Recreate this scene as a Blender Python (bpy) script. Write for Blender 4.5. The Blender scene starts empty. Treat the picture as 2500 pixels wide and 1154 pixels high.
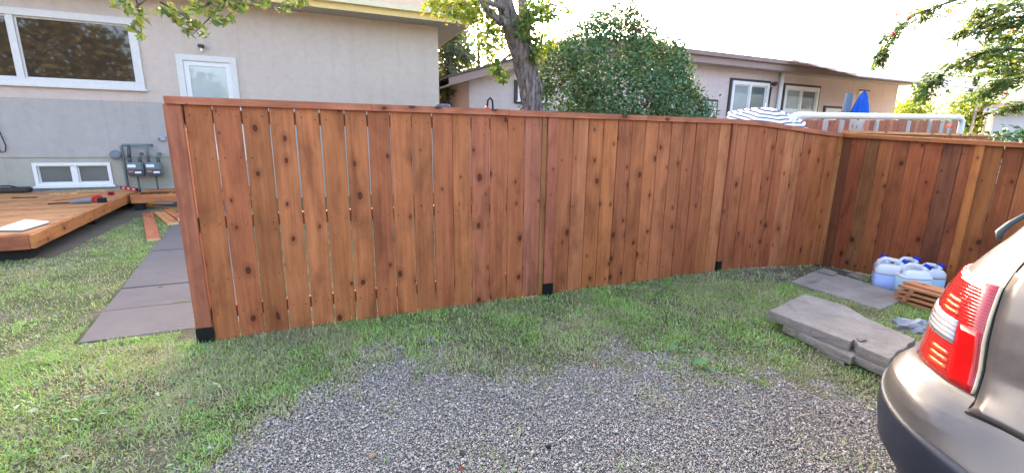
import bpy, bmesh, math, random
import numpy as np
from mathutils import Vector, Matrix
rnd = random.Random(7)
rng = np.random.default_rng(7)
S = bpy.context.scene
COL = S.collection
# ------------------------------------------------------------------ camera (solved from the fence boards)
F, PITCH, ROLL, CAMH = 1093.5, .218, .0146, 1.4308
cam_d = bpy.data.cameras.new('camera'); cam = bpy.data.objects.new('camera', cam_d); COL.objects.link(cam)
cam_d.sensor_width = 36; cam_d.lens = F / 2500 * 36; cam_d.clip_end = 900; cam_d.clip_start = .02
r_, u_, b_ = Vector((1, 0, 0)), Vector((0, math.sin(PITCH), math.cos(PITCH))), Vector((0, -math.cos(PITCH), math.sin(PITCH)))
cR = r_ * math.cos(ROLL) + u_ * math.sin(ROLL); cU = u_ * math.cos(ROLL) - r_ * math.sin(ROLL)
cam.matrix_world = Matrix(((cR.x, cU.x, b_.x, 0), (cR.y, cU.y, b_.y, 0), (cR.z, cU.z, b_.z, CAMH), (0, 0, 0, 1)))
S.camera = cam
# ------------------------------------------------------------------ sky, sun, exposure
SUN_AZ, SUN_EL = math.radians(-12), math.radians(17.5)
W = bpy.data.worlds.new('World'); S.world = W; W.use_nodes = True
nt = W.node_tree; nt.nodes.clear()
sky = nt.nodes.new('ShaderNodeTexSky'); sky.sky_type = 'NISHITA'; sky.sun_disc = False
sky.sun_elevation = SUN_EL; sky.sun_rotation = SUN_AZ; sky.dust_density = 7.; sky.air_density = .75; sky.ozone_density = .2
bg = nt.nodes.new('ShaderNodeBackground'); bg.inputs['Strength'].default_value = .15
wo = nt.nodes.new('ShaderNodeOutputWorld')
nt.links.new(sky.outputs[0], bg.inputs[0]); nt.links.new(bg.outputs[0], wo.inputs[0])
sd = bpy.data.lights.new('sun', 'SUN'); sd.energy = 2.0; sd.angle = math.radians(.5); sd.color = (1, .9, .74)
so = bpy.data.objects.new('sun', sd); COL.objects.link(so); so.location = (4, 20, 12)
to_sun = Vector((math.sin(SUN_AZ) * math.cos(SUN_EL), math.cos(SUN_AZ) * math.cos(SUN_EL), math.sin(SUN_EL)))
so.rotation_euler = to_sun.to_track_quat('Z', 'Y').to_euler()
vs = S.view_settings; vs.view_transform = 'Standard'; vs.look = 'None'; vs.exposure = 3.4; vs.gamma = 1; vs.use_curve_mapping = False
S.cycles.max_bounces = 8; S.cycles.transparent_max_bounces = 12

# ------------------------------------------------------------------ frame of the fence: s along it, d behind it
AZ = 1.1589
EV = np.array([math.sin(AZ), math.cos(AZ), 0.]); DV = np.array([-math.cos(AZ), math.sin(AZ), 0.])
OV = np.array([-2.0853, 2.9254, 0.]); RZ = math.atan2(EV[1], EV[0]); CV = np.array([0, 0, CAMH])
def fp(s, d, z=0.): return OV + EV * s + DV * d + np.array([0, 0, z])
def ray(x, y):
    a, b = x - 1250, y - 577
    u = (a * math.cos(ROLL) + b * math.sin(ROLL)) / F; v = (-a * math.sin(ROLL) + b * math.cos(ROLL)) / F
    return np.array([u, math.cos(PITCH) - v * math.sin(PITCH), -math.sin(PITCH) - v * math.cos(PITCH)])
def on_z(x, y, z=0.):
    d = ray(x, y); return CV + d * ((z - CAMH) / d[2])
def on_d(x, y, dd):          # point on the plane dd metres behind the fence -> (s, d, z)
    d = ray(x, y); q = OV + DV * dd
    p = CV + d * (np.dot(q - CV, DV) / np.dot(d, DV)); return np.array([np.dot(p - OV, EV), dd, p[2]])
def sdz(p): return np.array([np.dot(p - OV, EV), np.dot(p - OV, DV), p[2]])
def sstep(a, b, x):
    t = np.clip((x - a) / (b - a), 0, 1); return t * t * (3 - 2 * t)
def ground_z(x, y):          # the yard dips towards the fence corner
    qx, qy = x - OV[0], y - OV[1]
    s = qx * EV[0] + qy * EV[1]; d = qx * DV[0] + qy * DV[1]
    return -.11 * sstep(4.7, 6.7, s) * sstep(-1.6, -.3, d)
def on_ground(x, y, up=0.):
    z = 0.
    for _ in range(6):
        p = on_z(x, y, z + up); z = float(ground_z(p[0], p[1]))
    return p

# ------------------------------------------------------------------ noise for placing things
def vnoise(x, y, sc, seed=0):
    x = np.asarray(x, float) * sc; y = np.asarray(y, float) * sc
    g = np.random.default_rng(seed).random((64, 64))
    xi = np.floor(x).astype(int); yi = np.floor(y).astype(int); fx = x - xi; fy = y - yi
    fx = fx * fx * (3 - 2 * fx); fy = fy * fy * (3 - 2 * fy)
    a = g[xi % 64, yi % 64]; b = g[(xi + 1) % 64, yi % 64]; c = g[xi % 64, (yi + 1) % 64]; d = g[(xi + 1) % 64, (yi + 1) % 64]
    return (a * (1 - fx) + b * fx) * (1 - fy) + (c * (1 - fx) + d * fx) * fy
def fnoise(x, y, sc, seed=0): return (vnoise(x, y, sc, seed) * .5 + vnoise(x, y, sc * 2.1, seed + 1) * .3 + vnoise(x, y, sc * 4.3, seed + 2) * .2)

# ------------------------------------------------------------------ materials
def lin(c):
    return tuple((v / 12.92 if v <= .04045 else ((v + .055) / 1.055) ** 2.4) for v in [k / 255 for k in c])
class NT:
    def __init__(self, name):
        self.m = bpy.data.materials.new(name); self.m.use_nodes = True; self.t = self.m.node_tree; self.t.nodes.clear()
        self.out = self.n('ShaderNodeOutputMaterial')
    def n(self, ty, **kw):
        o = self.t.nodes.new(ty)
        for k, v in kw.items():
            if k in o.inputs: self.set(o, k, v)
            else: setattr(o, k, v)
        return o
    def set(self, o, k, v):
        if hasattr(v, 'is_output'): self.t.links.new(v, o.inputs[k])
        else:
            i = o.inputs[k]
            if i.type == 'RGBA' and len(v) == 3: v = (*v, 1)
            i.default_value = v
    def noise(self, vec, scale, detail=4, rough=.6, dist=0):
        o = self.n('ShaderNodeTexNoise'); o.inputs['Scale'].default_value = scale; o.inputs['Detail'].default_value = detail
        o.inputs['Roughness'].default_value = rough; o.inputs['Distortion'].default_value = dist
        if vec is not None: self.t.links.new(vec, o.inputs['Vector'])
        return o.outputs[0]
    def math(self, op, a, b=0., c=0., clamp=False):
        o = self.n('ShaderNodeMath', operation=op, use_clamp=clamp)
        for i, v in enumerate((a, b, c)):
            if hasattr(v, 'is_output'): self.t.links.new(v, o.inputs[i])
            else: o.inputs[i].default_value = v
        return o.outputs[0]
    def ramp(self, f, a, b):   # linear map clamp f from [a,b] to [0,1]
        o = self.n('ShaderNodeMapRange'); o.clamp = True
        self.t.links.new(f, o.inputs[0]); o.inputs[1].default_value = a; o.inputs[2].default_value = b
        return o.outputs[0]
    def mix(self, f, a, b, blend='MIX'):
        o = self.n('ShaderNodeMix', data_type='RGBA', blend_type=blend)
        for i, v in ((0, f), (6, a), (7, b)):
            if hasattr(v, 'is_output'): self.t.links.new(v, o.inputs[i])
            elif i == 0: o.inputs[0].default_value = v
            else: o.inputs[i].default_value = (*v[:3], 1)
        return o.outputs[2]
    def bump(self, h, strength=.3, dist=.01):
        o = self.n('ShaderNodeBump'); o.inputs['Strength'].default_value = strength; o.inputs['Distance'].default_value = dist
        self.t.links.new(h, o.inputs['Height']); return o.outputs[0]
    def bsdf(self, color, rough=.7, normal=None, spec=.3, **kw):
        o = self.n('ShaderNodeBsdfPrincipled'); self.set(o, 'Base Color', color); self.set(o, 'Roughness', rough)
        o.inputs['Specular IOR Level'].default_value = spec
        for k, v in kw.items(): self.set(o, k.replace('_', ' '), v)
        if normal is not None: self.t.links.new(normal, o.inputs['Normal'])
        self.t.links.new(o.outputs[0], self.out.inputs[0]); return o
    def coord(self, rand=True, scale=(1, 1, 1)):
        tc = self.n('ShaderNodeTexCoord'); mp = self.n('ShaderNodeMapping'); mp.inputs['Scale'].default_value = scale
        self.t.links.new(tc.outputs['Object'], mp.inputs['Vector'])
        if rand:
            oi = self.n('ShaderNodeObjectInfo'); cx = self.n('ShaderNodeCombineXYZ')
            for i, k in enumerate((37., 91., 53.)): self.t.links.new(self.math('MULTIPLY', oi.outputs['Random'], k), cx.inputs[i])
            self.t.links.new(cx.outputs[0], mp.inputs['Location'])
        return mp.outputs[0]
MATS = {}
def simple(name, c, rough=.6, var=.12, scale=14., bump=0., spec=.3, metal=0., **kw):
    if name in MATS: return MATS[name]
    n = NT(name); v = n.coord(); f = n.noise(v, scale, 5)
    c = lin(c); col = n.mix(f, [k * (1 - var * 1.6) for k in c], [min(1, k * (1 + var * 1.6)) for k in c])
    nm = n.bump(n.noise(v, scale * 4, 3), bump, .01) if bump else None
    r = n.math('MULTIPLY_ADD', n.noise(v, scale * .6, 3), .2, rough - .1, True)
    n.bsdf(col, r, nm, spec, Metallic=metal, **kw); MATS[name] = n.m; return n.m
def wood(name, axis, rough=.62, knots=True, strong=1.):
    """stained cedar: colour from the object's own colour, grain along `axis`"""
    if name in MATS: return MATS[name]
    n = NT(name); oi = n.n('ShaderNodeObjectInfo')
    sc = [38., 38., 38.]; sc[axis] = 1.3
    g = n.coord(True, sc); grain = n.noise(g, 1.0, 5, .62, .35)
    sc2 = [9., 9., 9.]; sc2[axis] = .7
    band = n.noise(n.coord(True, sc2), 1.0, 3, .5, .6)
    bsc = [6., 6., 6.]; bsc[axis] = 2.2; blot = n.noise(n.coord(True, bsc), 1., 5, .62, .5)
    base = oi.outputs['Color']
    dark = n.mix(1.0, base, (.52, .42, .36), 'MULTIPLY'); light = n.mix(1.0, base, (1.28, 1.28, 1.2), 'MULTIPLY')
    c = n.mix(n.ramp(grain, .3, .72), dark, light); c = n.mix(.4, c, base)
    c = n.mix(n.math('MULTIPLY', n.ramp(band, .52, .75), .45), c, n.mix(1.0, base, (.62, .5, .42), 'MULTIPLY'))
    c = n.mix(n.math('MULTIPLY', n.ramp(blot, .5, .7), .72 * strong), c, n.mix(1.0, base, (.42, .36, .33), 'MULTIPLY'))
    c = n.mix(n.math('MULTIPLY', n.ramp(blot, .46, .28), .6 * strong), c, n.mix(1.0, base, (1.25, 1.3, 1.3), 'MULTIPLY'))
    h = grain
    if knots:
        ks = [7., 7., 7.]; ks[axis] = 4.6
        kv0 = n.coord(True, ks); s3 = n.n('ShaderNodeSeparateXYZ'); n.t.links.new(kv0, s3.inputs[0]); c3 = n.n('ShaderNodeCombineXYZ'); ac = [0, 1, 2]; ac.remove(axis)
        n.t.links.new(s3.outputs[ac[0]] if axis == 2 else n.math('ADD', s3.outputs[ac[0]], s3.outputs[ac[1]]), c3.inputs[0]); n.t.links.new(s3.outputs[axis], c3.inputs[1]); kv = c3.outputs[0]
        wv = n.n('ShaderNodeVectorMath', operation='ADD'); nz = n.n('ShaderNodeTexNoise'); nz.inputs['Scale'].default_value = 3.
        n.t.links.new(kv, nz.inputs['Vector'])
        sv = n.n('ShaderNodeVectorMath', operation='SCALE'); n.t.links.new(nz.outputs['Color'], sv.inputs[0]); sv.inputs['Scale'].default_value = .1
        n.t.links.new(kv, wv.inputs[0]); n.t.links.new(sv.outputs[0], wv.inputs[1])
        vo = n.n('ShaderNodeTexVoronoi', voronoi_dimensions='2D'); vo.inputs['Scale'].default_value = 1.; n.t.links.new(wv.outputs[0], vo.inputs['Vector'])
        rr = n.n('ShaderNodeSeparateColor'); n.t.links.new(vo.outputs['Color'], rr.inputs[0])
        den = n.math('FRACT', n.math('MULTIPLY', oi.outputs['Random'], 7.31))
        has = n.math('LESS_THAN', rr.outputs[1], n.math('MULTIPLY_ADD', n.math('POWER', den, 1.3), .72, .22))
        rad = n.math('MULTIPLY_ADD', n.math('POWER', rr.outputs[0], 1.8), .15, .012)
        halo = n.math('SUBTRACT', 1., n.math('DIVIDE', vo.outputs['Distance'], n.math('MULTIPLY', rad, 3.2)), 0, True)
        core = n.ramp(n.math('DIVIDE', vo.outputs['Distance'], rad), 1.05, .75)
        halo = n.math('MULTIPLY', halo, has); core = n.math('MULTIPLY', core, has)
        c = n.mix(n.math('MULTIPLY', halo, .75), c, n.mix(1.0, base, (.42, .3, .24), 'MULTIPLY'))
        ring = n.ramp(n.math('ABSOLUTE', n.math('SUBTRACT', n.math('DIVIDE', vo.outputs['Distance'], rad), .62)), .3, .1)
        c = n.mix(core, c, n.mix(n.math('MULTIPLY', ring, .5), n.mix(1.0, base, (.26, .18, .14), 'MULTIPLY'), (.03, .016, .01)))
    n.bsdf(c, n.math('MULTIPLY_ADD', grain, .25, rough - .12), n.bump(h, .22, .004), .28)
    MATS[name] = n.m; return n.m
def leafmat(name, transl=.5, gloss=.4):
    if name in MATS: return MATS[name]
    n = NT(name); a = n.n('ShaderNodeAttribute', attribute_name='Col')
    p = n.n('ShaderNodeBsdfPrincipled'); n.t.links.new(a.outputs['Color'], p.inputs['Base Color'])
    p.inputs['Roughness'].default_value = gloss; p.inputs['Specular IOR Level'].default_value = .35
    t = n.n('ShaderNodeBsdfTranslucent'); n.t.links.new(n.mix(1., a.outputs['Color'], (1.5, 1.35, .55), 'MULTIPLY'), t.inputs['Color'])
    ms = n.n('ShaderNodeMixShader'); ms.inputs[0].default_value = transl
    n.t.links.new(p.outputs[0], ms.inputs[1]); n.t.links.new(t.outputs[0], ms.inputs[2]); n.t.links.new(ms.outputs[0], n.out.inputs[0])
    MATS[name] = n.m; return n.m
def attrmat(name, rough=.8, spec=.25, bump=0.):
    if name in MATS: return MATS[name]
    n = NT(name); a = n.n('ShaderNodeAttribute', attribute_name='Col')
    v = n.coord(False); f = n.noise(v, 160., 3)
    c = n.mix(f, n.mix(1., a.outputs['Color'], (.8, .8, .8), 'MULTIPLY'), n.mix(1., a.outputs['Color'], (1.2, 1.2, 1.2), 'MULTIPLY'))
    n.bsdf(c, rough, None, spec); MATS[name] = n.m; return n.m
def stucco(name, c, fine=90.):
    n = NT(name); v = n.coord(False); big = n.noise(v, .9, 4); mid = n.noise(v, 7., 4); f = n.noise(v, fine, 3, .7)
    c = lin(c); col = n.mix(big, [k * .9 for k in c], [k * 1.08 for k in c]); col = n.mix(n.ramp(mid, .35, .75), col, n.mix(1., col, (.9, .9, .91), 'MULTIPLY'))
    st = n.coord(False, (5., 5., .35)); streak = n.noise(st, 1., 4)
    col = n.mix(n.math('MULTIPLY', n.ramp(streak, .52, .78), .5), col, n.mix(1., col, (.8, .78, .76), 'MULTIPLY'))
    n.bsdf(col, .9, n.bump(n.math('ADD', f, n.math('MULTIPLY', mid, 1.5)), .8, .012), .15); MATS[name] = n.m; return n.m
def concrete(name, c):
    n = NT(name); v = n.coord(); a = n.noise(v, 5., 6, .7); b = n.noise(v, 60., 4, .7); d = n.noise(v, 2., 5, .65, .8)
    c = lin(c); col = n.mix(n.ramp(a, .3, .7), [k * .72 for k in c], [k * 1.15 for k in c])
    col = n.mix(n.math('MULTIPLY', n.ramp(b, .5, .75), .4), col, [k * .5 for k in c])
    col = n.mix(n.math('MULTIPLY', n.ramp(d, .58, .66), .55), col, [k * .42 for k in c])
    n.bsdf(col, .88, n.bump(n.math('ADD', b, n.math('MULTIPLY', a, 2.)), .8, .012), .2); MATS[name] = n.m; return n.m
def glass(name, c, rough=.03, spec=.9):
    n = NT(name); v = n.coord(False); f = n.noise(v, 1.3, 3)
    c = lin(c); n.bsdf(n.mix(f, [k * .7 for k in c], [k * 1.3 for k in c]), rough, n.bump(n.noise(v, 1.6, 2), .02, .02), spec); MATS[name] = n.m; return n.m
WZ = wood('cedar_vertical', 2); WX = wood('cedar_lengthwise', 0); WXP = wood('cedar_plain', 0, .6, False, .6)

# ------------------------------------------------------------------ building helpers
def tag(o, label=None, cat=None, group=None, kind=None):
    for k, v in (('label', label), ('category', cat), ('group', group), ('kind', kind)):
        if v: o[k] = v
    return o
def thing(name, label, cat, p=(0, 0, 0), rz=None, group=None):
    o = bpy.data.objects.new(name, None); COL.objects.link(o); o.empty_display_size = .1
    o.location = tuple(p); o.rotation_euler = (0, 0, RZ if rz is None else rz); return tag(o, label, cat, group)
class MB:
    def __init__(self): self.v, self.f = [], []
    def add(self, v, f):
        k = len(self.v); self.v += [tuple(p) for p in v]; self.f += [tuple(i + k for i in q) for q in f]; return self
    def box(self, x0, x1, y0, y1, z0, z1):
        return self.add([(x, y, z) for z in (z0, z1) for y in (y0, y1) for x in (x0, x1)],
                        [(0, 2, 3, 1), (4, 5, 7, 6), (0, 1, 5, 4), (2, 6, 7, 3), (0, 4, 6, 2), (1, 3, 7, 5)])
    def prism(self, poly, z0, z1):     # poly counter-clockwise in xy
        n = len(poly); v = [(x, y, z0) for x, y in poly] + [(x, y, z1) for x, y in poly]
        return self.add(v, [tuple(range(n - 1, -1, -1)), tuple(range(n, 2 * n))] + [(i, (i + 1) % n, n + (i + 1) % n, n + i) for i in range(n)])
    def tube(self, pts, rad, n=8, cap=True, wob=0.):
        pts = [Vector(p) for p in pts]; rad = rad if hasattr(rad, '__len__') else [rad] * len(pts)
        k = len(self.v); up = Vector((0, 0, 1)); prev = None
        for i, p in enumerate(pts):
            t = (pts[min(i + 1, len(pts) - 1)] - pts[max(i - 1, 0)]).normalized()
            if prev is None: a = t.cross(up if abs(t.z) < .95 else Vector((1, 0, 0))).normalized()
            else: a = (prev - t * prev.dot(t)).normalized()
            prev = a; b = t.cross(a)
            for j in range(n):
                w = 2 * math.pi * j / n; rr = rad[i] * (1 + (rnd.uniform(-wob, wob) if wob else 0))
                self.v.append(tuple(p + a * (math.cos(w) * rr) + b * (math.sin(w) * rr)))
        for i in range(len(pts) - 1):
            for j in range(n):
                self.f.append((k + i * n + j, k + i * n + (j + 1) % n, k + (i + 1) * n + (j + 1) % n, k + (i + 1) * n + j))
        if cap:
            self.f.append(tuple(k + j for j in range(n - 1, -1, -1))); self.f.append(tuple(k + (len(pts) - 1) * n + j for j in range(n)))
        return self
    def lathe(self, prof, n=20, c=(0, 0)):
        k = len(self.v)
        for r, z in prof:
            for j in range(n): self.v.append((c[0] + r * math.cos(2 * math.pi * j / n), c[1] + r * math.sin(2 * math.pi * j / n), z))
        for i in range(len(prof) - 1):
            for j in range(n): self.f.append((k + i * n + j, k + i * n + (j + 1) % n, k + (i + 1) * n + (j + 1) % n, k + (i + 1) * n + j))
        self.f.append(tuple(k + j for j in range(n - 1, -1, -1))); self.f.append(tuple(k + (len(prof) - 1) * n + j for j in range(n)))
        return self
    def build(self, name, mat, parent=None, smooth=False, bevel=0., color=None):
        me = bpy.data.meshes.new(name); me.from_pydata(self.v, [], self.f)
        if bevel:
            bm = bmesh.new(); bm.from_mesh(me)
            bmesh.ops.bevel(bm, geom=bm.edges[:], offset=bevel, segments=1, affect='EDGES', clamp_overlap=True); bm.to_mesh(me); bm.free()
        me.materials.append(mat)
        if smooth: me.polygons.foreach_set('use_smooth', [True] * len(me.polygons))
        o = bpy.data.objects.new(name, me); COL.objects.link(o); o.parent = parent
        if color: o.color = (*color, 1)
        return o
def npmesh(name, V, Fq, mat, parent=None, col=None, smooth=False):
    """V (n,3) F (m,k) arrays; col per vertex"""
    me = bpy.data.meshes.new(name); k = Fq.shape[1]
    me.vertices.add(len(V)); me.vertices.foreach_set('co', np.ascontiguousarray(V, np.float32).ravel())
    me.loops.add(Fq.size); me.loops.foreach_set('vertex_index', np.ascontiguousarray(Fq, np.int32).ravel())
    me.polygons.add(len(Fq)); me.polygons.foreach_set('loop_start', np.arange(0, Fq.size, k, dtype=np.int32))
    try: me.polygons.foreach_set('loop_total', np.full(len(Fq), k, np.int32))
    except Exception: pass
    if col is not None:
        a = me.attributes.new('Col', 'FLOAT_COLOR', 'POINT'); c = np.ones((len(V), 4), np.float32); c[:, :3] = col; a.data.foreach_set('color', c.ravel())
    me.update(calc_edges=True); me.validate()
    if smooth: me.polygons.foreach_set('use_smooth', [True] * len(me.polygons))
    me.materials.append(mat); o = bpy.data.objects.new(name, me); COL.objects.link(o); o.parent = parent; return o
def box(parent, name, mat, x, y, z, bevel=0., color=None):
    return MB().box(*x, *y, *z).build(name, mat, parent, bevel=bevel, color=color)
def leaves(C, size, mat, name, parent, cols, aspect=.5, droop=.3, seed=1, fold=.25, spread=1.0, outward=None):
    """one four-cornered folded leaf at each centre"""
    g = np.random.default_rng(seed); n = len(C); C = np.asarray(C, float)
    ax = g.normal(size=(n, 3)); ax[:, 2] = ax[:, 2] * .6 - droop
    if outward is not None: ax += outward * spread
    ax /= np.linalg.norm(ax, axis=1)[:, None] + 1e-9
    up = g.normal(size=(n, 3)); up[:, 2] += .8; si = np.cross(ax, up); si /= np.linalg.norm(si, axis=1)[:, None] + 1e-9
    nn = np.cross(si, ax); L = size * g.uniform(.6, 1.25, n)[:, None]; Wd = L * aspect * .5
    a = C - ax * L * .5; t = C + ax * L * .5 - nn * L * .12; m = C + nn * L * 0
    l = m + si * Wd + nn * Wd * fold; r = m - si * Wd + nn * Wd * fold
    V = np.stack([a, r, t, l], 1).reshape(-1, 3); Fq = np.arange(4 * n).reshape(n, 4)
    tri = np.concatenate([Fq[:, [0, 1, 2]], Fq[:, [0, 2, 3]]])
    return npmesh(name, V, tri, mat, parent, np.repeat(cols, 4, 0))
def palette(n, base, seed=3, vj=.35, warm=.25):
    g = np.random.default_rng(seed); b = np.array(base, float)[g.integers(0, len(base), n)]
    k = g.uniform(1 - vj, 1 + vj, (n, 1)); h = g.uniform(-warm, warm, (n, 1)); b = b * k; b[:, :1] *= 1 + h; return np.clip(b, .003, 1)

# =================================================================== GROUND
GP = [(495, 1154), (560, 1105), (612, 1060), (680, 1015), (748, 978), (815, 935), (870, 905), (950, 893), (1050, 893), (1130, 905), (1210, 922),
      (1320, 925), (1400, 905), (1480, 885), (1560, 893), (1650, 908), (1750, 912), (1850, 903), (1950, 913), (2050, 950), (2140, 1000)]
GPW = np.array([on_z(*p)[:2] for p in GP])
def gravel_mask(x, y):
    x = np.asarray(x, float); y = np.asarray(y, float)
    edge = np.interp(x, GPW[:, 0], GPW[:, 1], left=-9, right=GPW[-1, 1] - .1)
    edge = np.where(x < GPW[0, 0], GPW[0, 1] - (GPW[0, 0] - x) * 1.2, edge)
    m = (edge - y) / .42 + (fnoise(x, y, 2.4, 11) - .5) * 1.1 + (fnoise(x, y, 9., 12) - .5) * 2.0 + .5
    return np.clip(m, 0, 1)
def dirt_mask(x, y):
    qx, qy = x - OV[0], y - OV[1]; s = qx * EV[0] + qy * EV[1]; d = qx * DV[0] + qy * DV[1]
    a = sstep(4.6, 5.0, s + (fnoise(x, y, 3, 5) - .5) * .7) * sstep(-.75, -.45, d) * sstep(.4, .2, d)      # bare earth in the fence corner
    b = sstep(-2.9, -1.7, -s * 0 + s * -1 - 3.6 + (fnoise(x, y, 1.3, 8) - .5) * 1.2) * 0
    c = sstep(.47, .66, fnoise(x, y, 1.2, 23)) * sstep(-.9, -1.6, s) * .8                                    # worn lawn by the deck
    e = sstep(-1.72, -2.0, s) * sstep(2.6, 3.2, d) * (.35 + .5 * vnoise(x, y, 2., 31))
    f = sstep(.5, .75, fnoise(x, y, 1.1, 77)) * sstep(-1.0, -.5, d) * 0
    return np.clip(a + c + e, 0, 1)
xs = np.unique(np.concatenate([np.arange(-9, 6.5, .06), -9 - np.geomspace(.2, 240, 22), 6.5 + np.geomspace(.2, 240, 22)]))
ys = np.unique(np.concatenate([np.arange(.8, 9, .06), .8 - np.geomspace(.2, 200, 20), 9 + np.geomspace(.2, 400, 22)]))
X, Y = np.meshgrid(xs, ys, indexing='ij'); gm = gravel_mask(X, Y); dm = dirt_mask(X, Y); ry = fnoise(X, Y, .55, 41)
Zg = ground_z(X, Y) + (fnoise(X, Y, 3., 3) - .5) * .022 - .004
V = np.stack([X.ravel(), Y.ravel(), Zg.ravel()], 1)
nx, ny = len(xs), len(ys); I = np.arange(nx * ny).reshape(nx, ny)
Fq = np.stack([I[:-1, :-1], I[1:, :-1], I[1:, 1:], I[:-1, 1:]], -1).reshape(-1, 4)
n = NT('yard_ground'); at = n.n('ShaderNodeAttribute', attribute_name='Col'); sp = n.n('ShaderNodeSeparateColor'); n.t.links.new(at.outputs['Color'], sp.inputs[0])
v = n.coord(False); f1 = n.noise(v, 38., 8, .8); f2 = n.noise(v, 150., 5, .8); f3 = n.noise(v, 3.5, 4)
grass = n.mix(f1, (.07, .085, .035), (.20, .21, .10)); grass = n.mix(n.ramp(f3, .45, .65), grass, n.mix(f2, (.16, .14, .10), (.34, .30, .22)))
dirt = n.mix(f1, (.10, .085, .078), (.28, .24, .21)); grav = n.mix(f2, (.16, .145, .135), (.42, .39, .36))
c = n.mix(sp.outputs[1], grass, dirt); c = n.mix(sp.outputs[0], c, grav)
n.bsdf(c, .95, n.bump(n.math('ADD', f1, f2), 1., .02), .1)
go = npmesh('ground', V, Fq, n.m, None, np.stack([gm.ravel(), dm.ravel(), ry.ravel()], 1), True); tag(go, kind='structure')

# concrete path of separate slabs
path = thing('path', None, None, fp(-.6, .3)); path['kind'] = 'structure'
inv = Matrix.Translation(path.location) @ Matrix.Rotation(RZ, 4, 'Z'); inv = inv.inverted()
PM = simple('path_concrete', (108, 101, 100), .9, .13, 4., .35, .2)
jl = [(190, 838), (250, 760), (296, 705), (333, 655), (366, 613), (400, 570), (438, 530), (466, 500)]
L = [on_z(*p)[:2] for p in jl]
for i in range(len(L) - 1):
    a, b = L[i], L[i + 1]; side = EV[:2] * .98
    t = (b - a) / np.linalg.norm(b - a) * .007
    q = [a + t, a + side + t, b + side - t, b - t]
    q = [inv @ Vector((p[0], p[1], 0)) for p in q]; dz = rnd.uniform(-.006, .006)
    m = MB().prism([(p.x, p.y) for p in q], -.05, .006 + dz).build('paving_slab', PM, path, bevel=.005)
ve = [inv @ Vector((*p, 0)) for p in (L[0] + .004, L[0] + EV[:2] * .97, L[-1] + EV[:2] * .97, L[-1])]
MB().prism([(p.x, p.y) for p in ve], -.06, -.004).build('joint_soil', simple('joint_soil', (70, 66, 58), .95, .2, 40), path)
pv = (L[-1] - L[0]) / np.linalg.norm(L[-1] - L[0]) * -.035
path_poly = np.array([L[0] - EV[:2] * .03 + pv, L[0] + EV[:2] * .97 + pv, L[-1] + EV[:2] * .97, L[-1] - EV[:2] * .01])
def in_poly(x, y, P):
    c = np.zeros(len(x), bool); j = len(P) - 1
    for i in range(len(P)):
        xi, yi = P[i]; xj, yj = P[j]
        c ^= ((yi > y) != (yj > y)) & (x < (xj - xi) * (y - yi) / (yj - yi + 1e-12) + xi); j = i
    return c
def in_view(x, y, z=0., m=40):
    dy = y * math.cos(PITCH) - (z - CAMH) * math.sin(PITCH); vv = -(y * math.sin(PITCH) + (z - CAMH) * math.cos(PITCH))
    u = F * x / np.maximum(dy, .05); v = F * vv / np.maximum(dy, .05)
    return (dy > .2) & (np.abs(u) < 1290 + m) & (np.abs(v) < 600 + m)

# loose stones
N = 230000; gx = rng.uniform(-2.6, 3.6, N); gy = rng.uniform(1.35, 3.3, N)
keep = (rng.random(N) < gravel_mask(gx, gy) ** .8 * 1.05 + .02) & in_view(gx, gy); gx, gy = gx[keep][:115000], gy[keep][:115000]; N = len(gx)
oc = np.array([(1, 0, 0), (0, 1, 0), (-1, 0, 0), (0, -1, 0), (0, 0, 1), (0, 0, -1)], float)
of = np.array([(0, 1, 4), (1, 2, 4), (2, 3, 4), (3, 0, 4), (1, 0, 5), (2, 1, 5), (3, 2, 5), (0, 3, 5)])
sz = rng.uniform(.0024, .0062, N) * np.where(rng.random(N) < .05, 1.9, 1)
P = oc[None] * rng.uniform(.6, 1.25, (N, 6, 1)) + rng.normal(0, .16, (N, 6, 3)); P[:, :, 2] *= .72
an = rng.uniform(0, 6.28, N); ti = rng.normal(0, .45, N); ca, sa, ct, st = np.cos(an), np.sin(an), np.cos(ti), np.sin(ti)
x_, y_, z_ = P[..., 0].copy(), P[..., 1].copy(), P[..., 2].copy()
y2 = y_ * ct[:, None] - z_ * st[:, None]; z2 = y_ * st[:, None] + z_ * ct[:, None]
P = np.stack([x_ * ca[:, None] - y2 * sa[:, None], x_ * sa[:, None] + y2 * ca[:, None], z2], -1) * sz[:, None, None]
P += np.stack([gx, gy, ground_z(gx, gy) + sz * .35 + rng.uniform(0, .006, N)], -1)[:, None]
gc = palette(N, [(.47, .405, .345), (.39, .335, .285), (.54, .47, .405), (.27, .235, .2), (.46, .37, .29), (.60, .53, .465), (.42, .365, .315)], 5, .25, .05)
st_ = npmesh('gravel', P.reshape(-1, 3), (of[None] + 6 * np.arange(N)[:, None, None]).reshape(-1, 3), attrmat('gravel_stone', .85, .2), None, np.repeat(gc, 6, 0))
tag(st_, 'loose grey gravel covering the parking area', 'gravel', kind='stuff')

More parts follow.
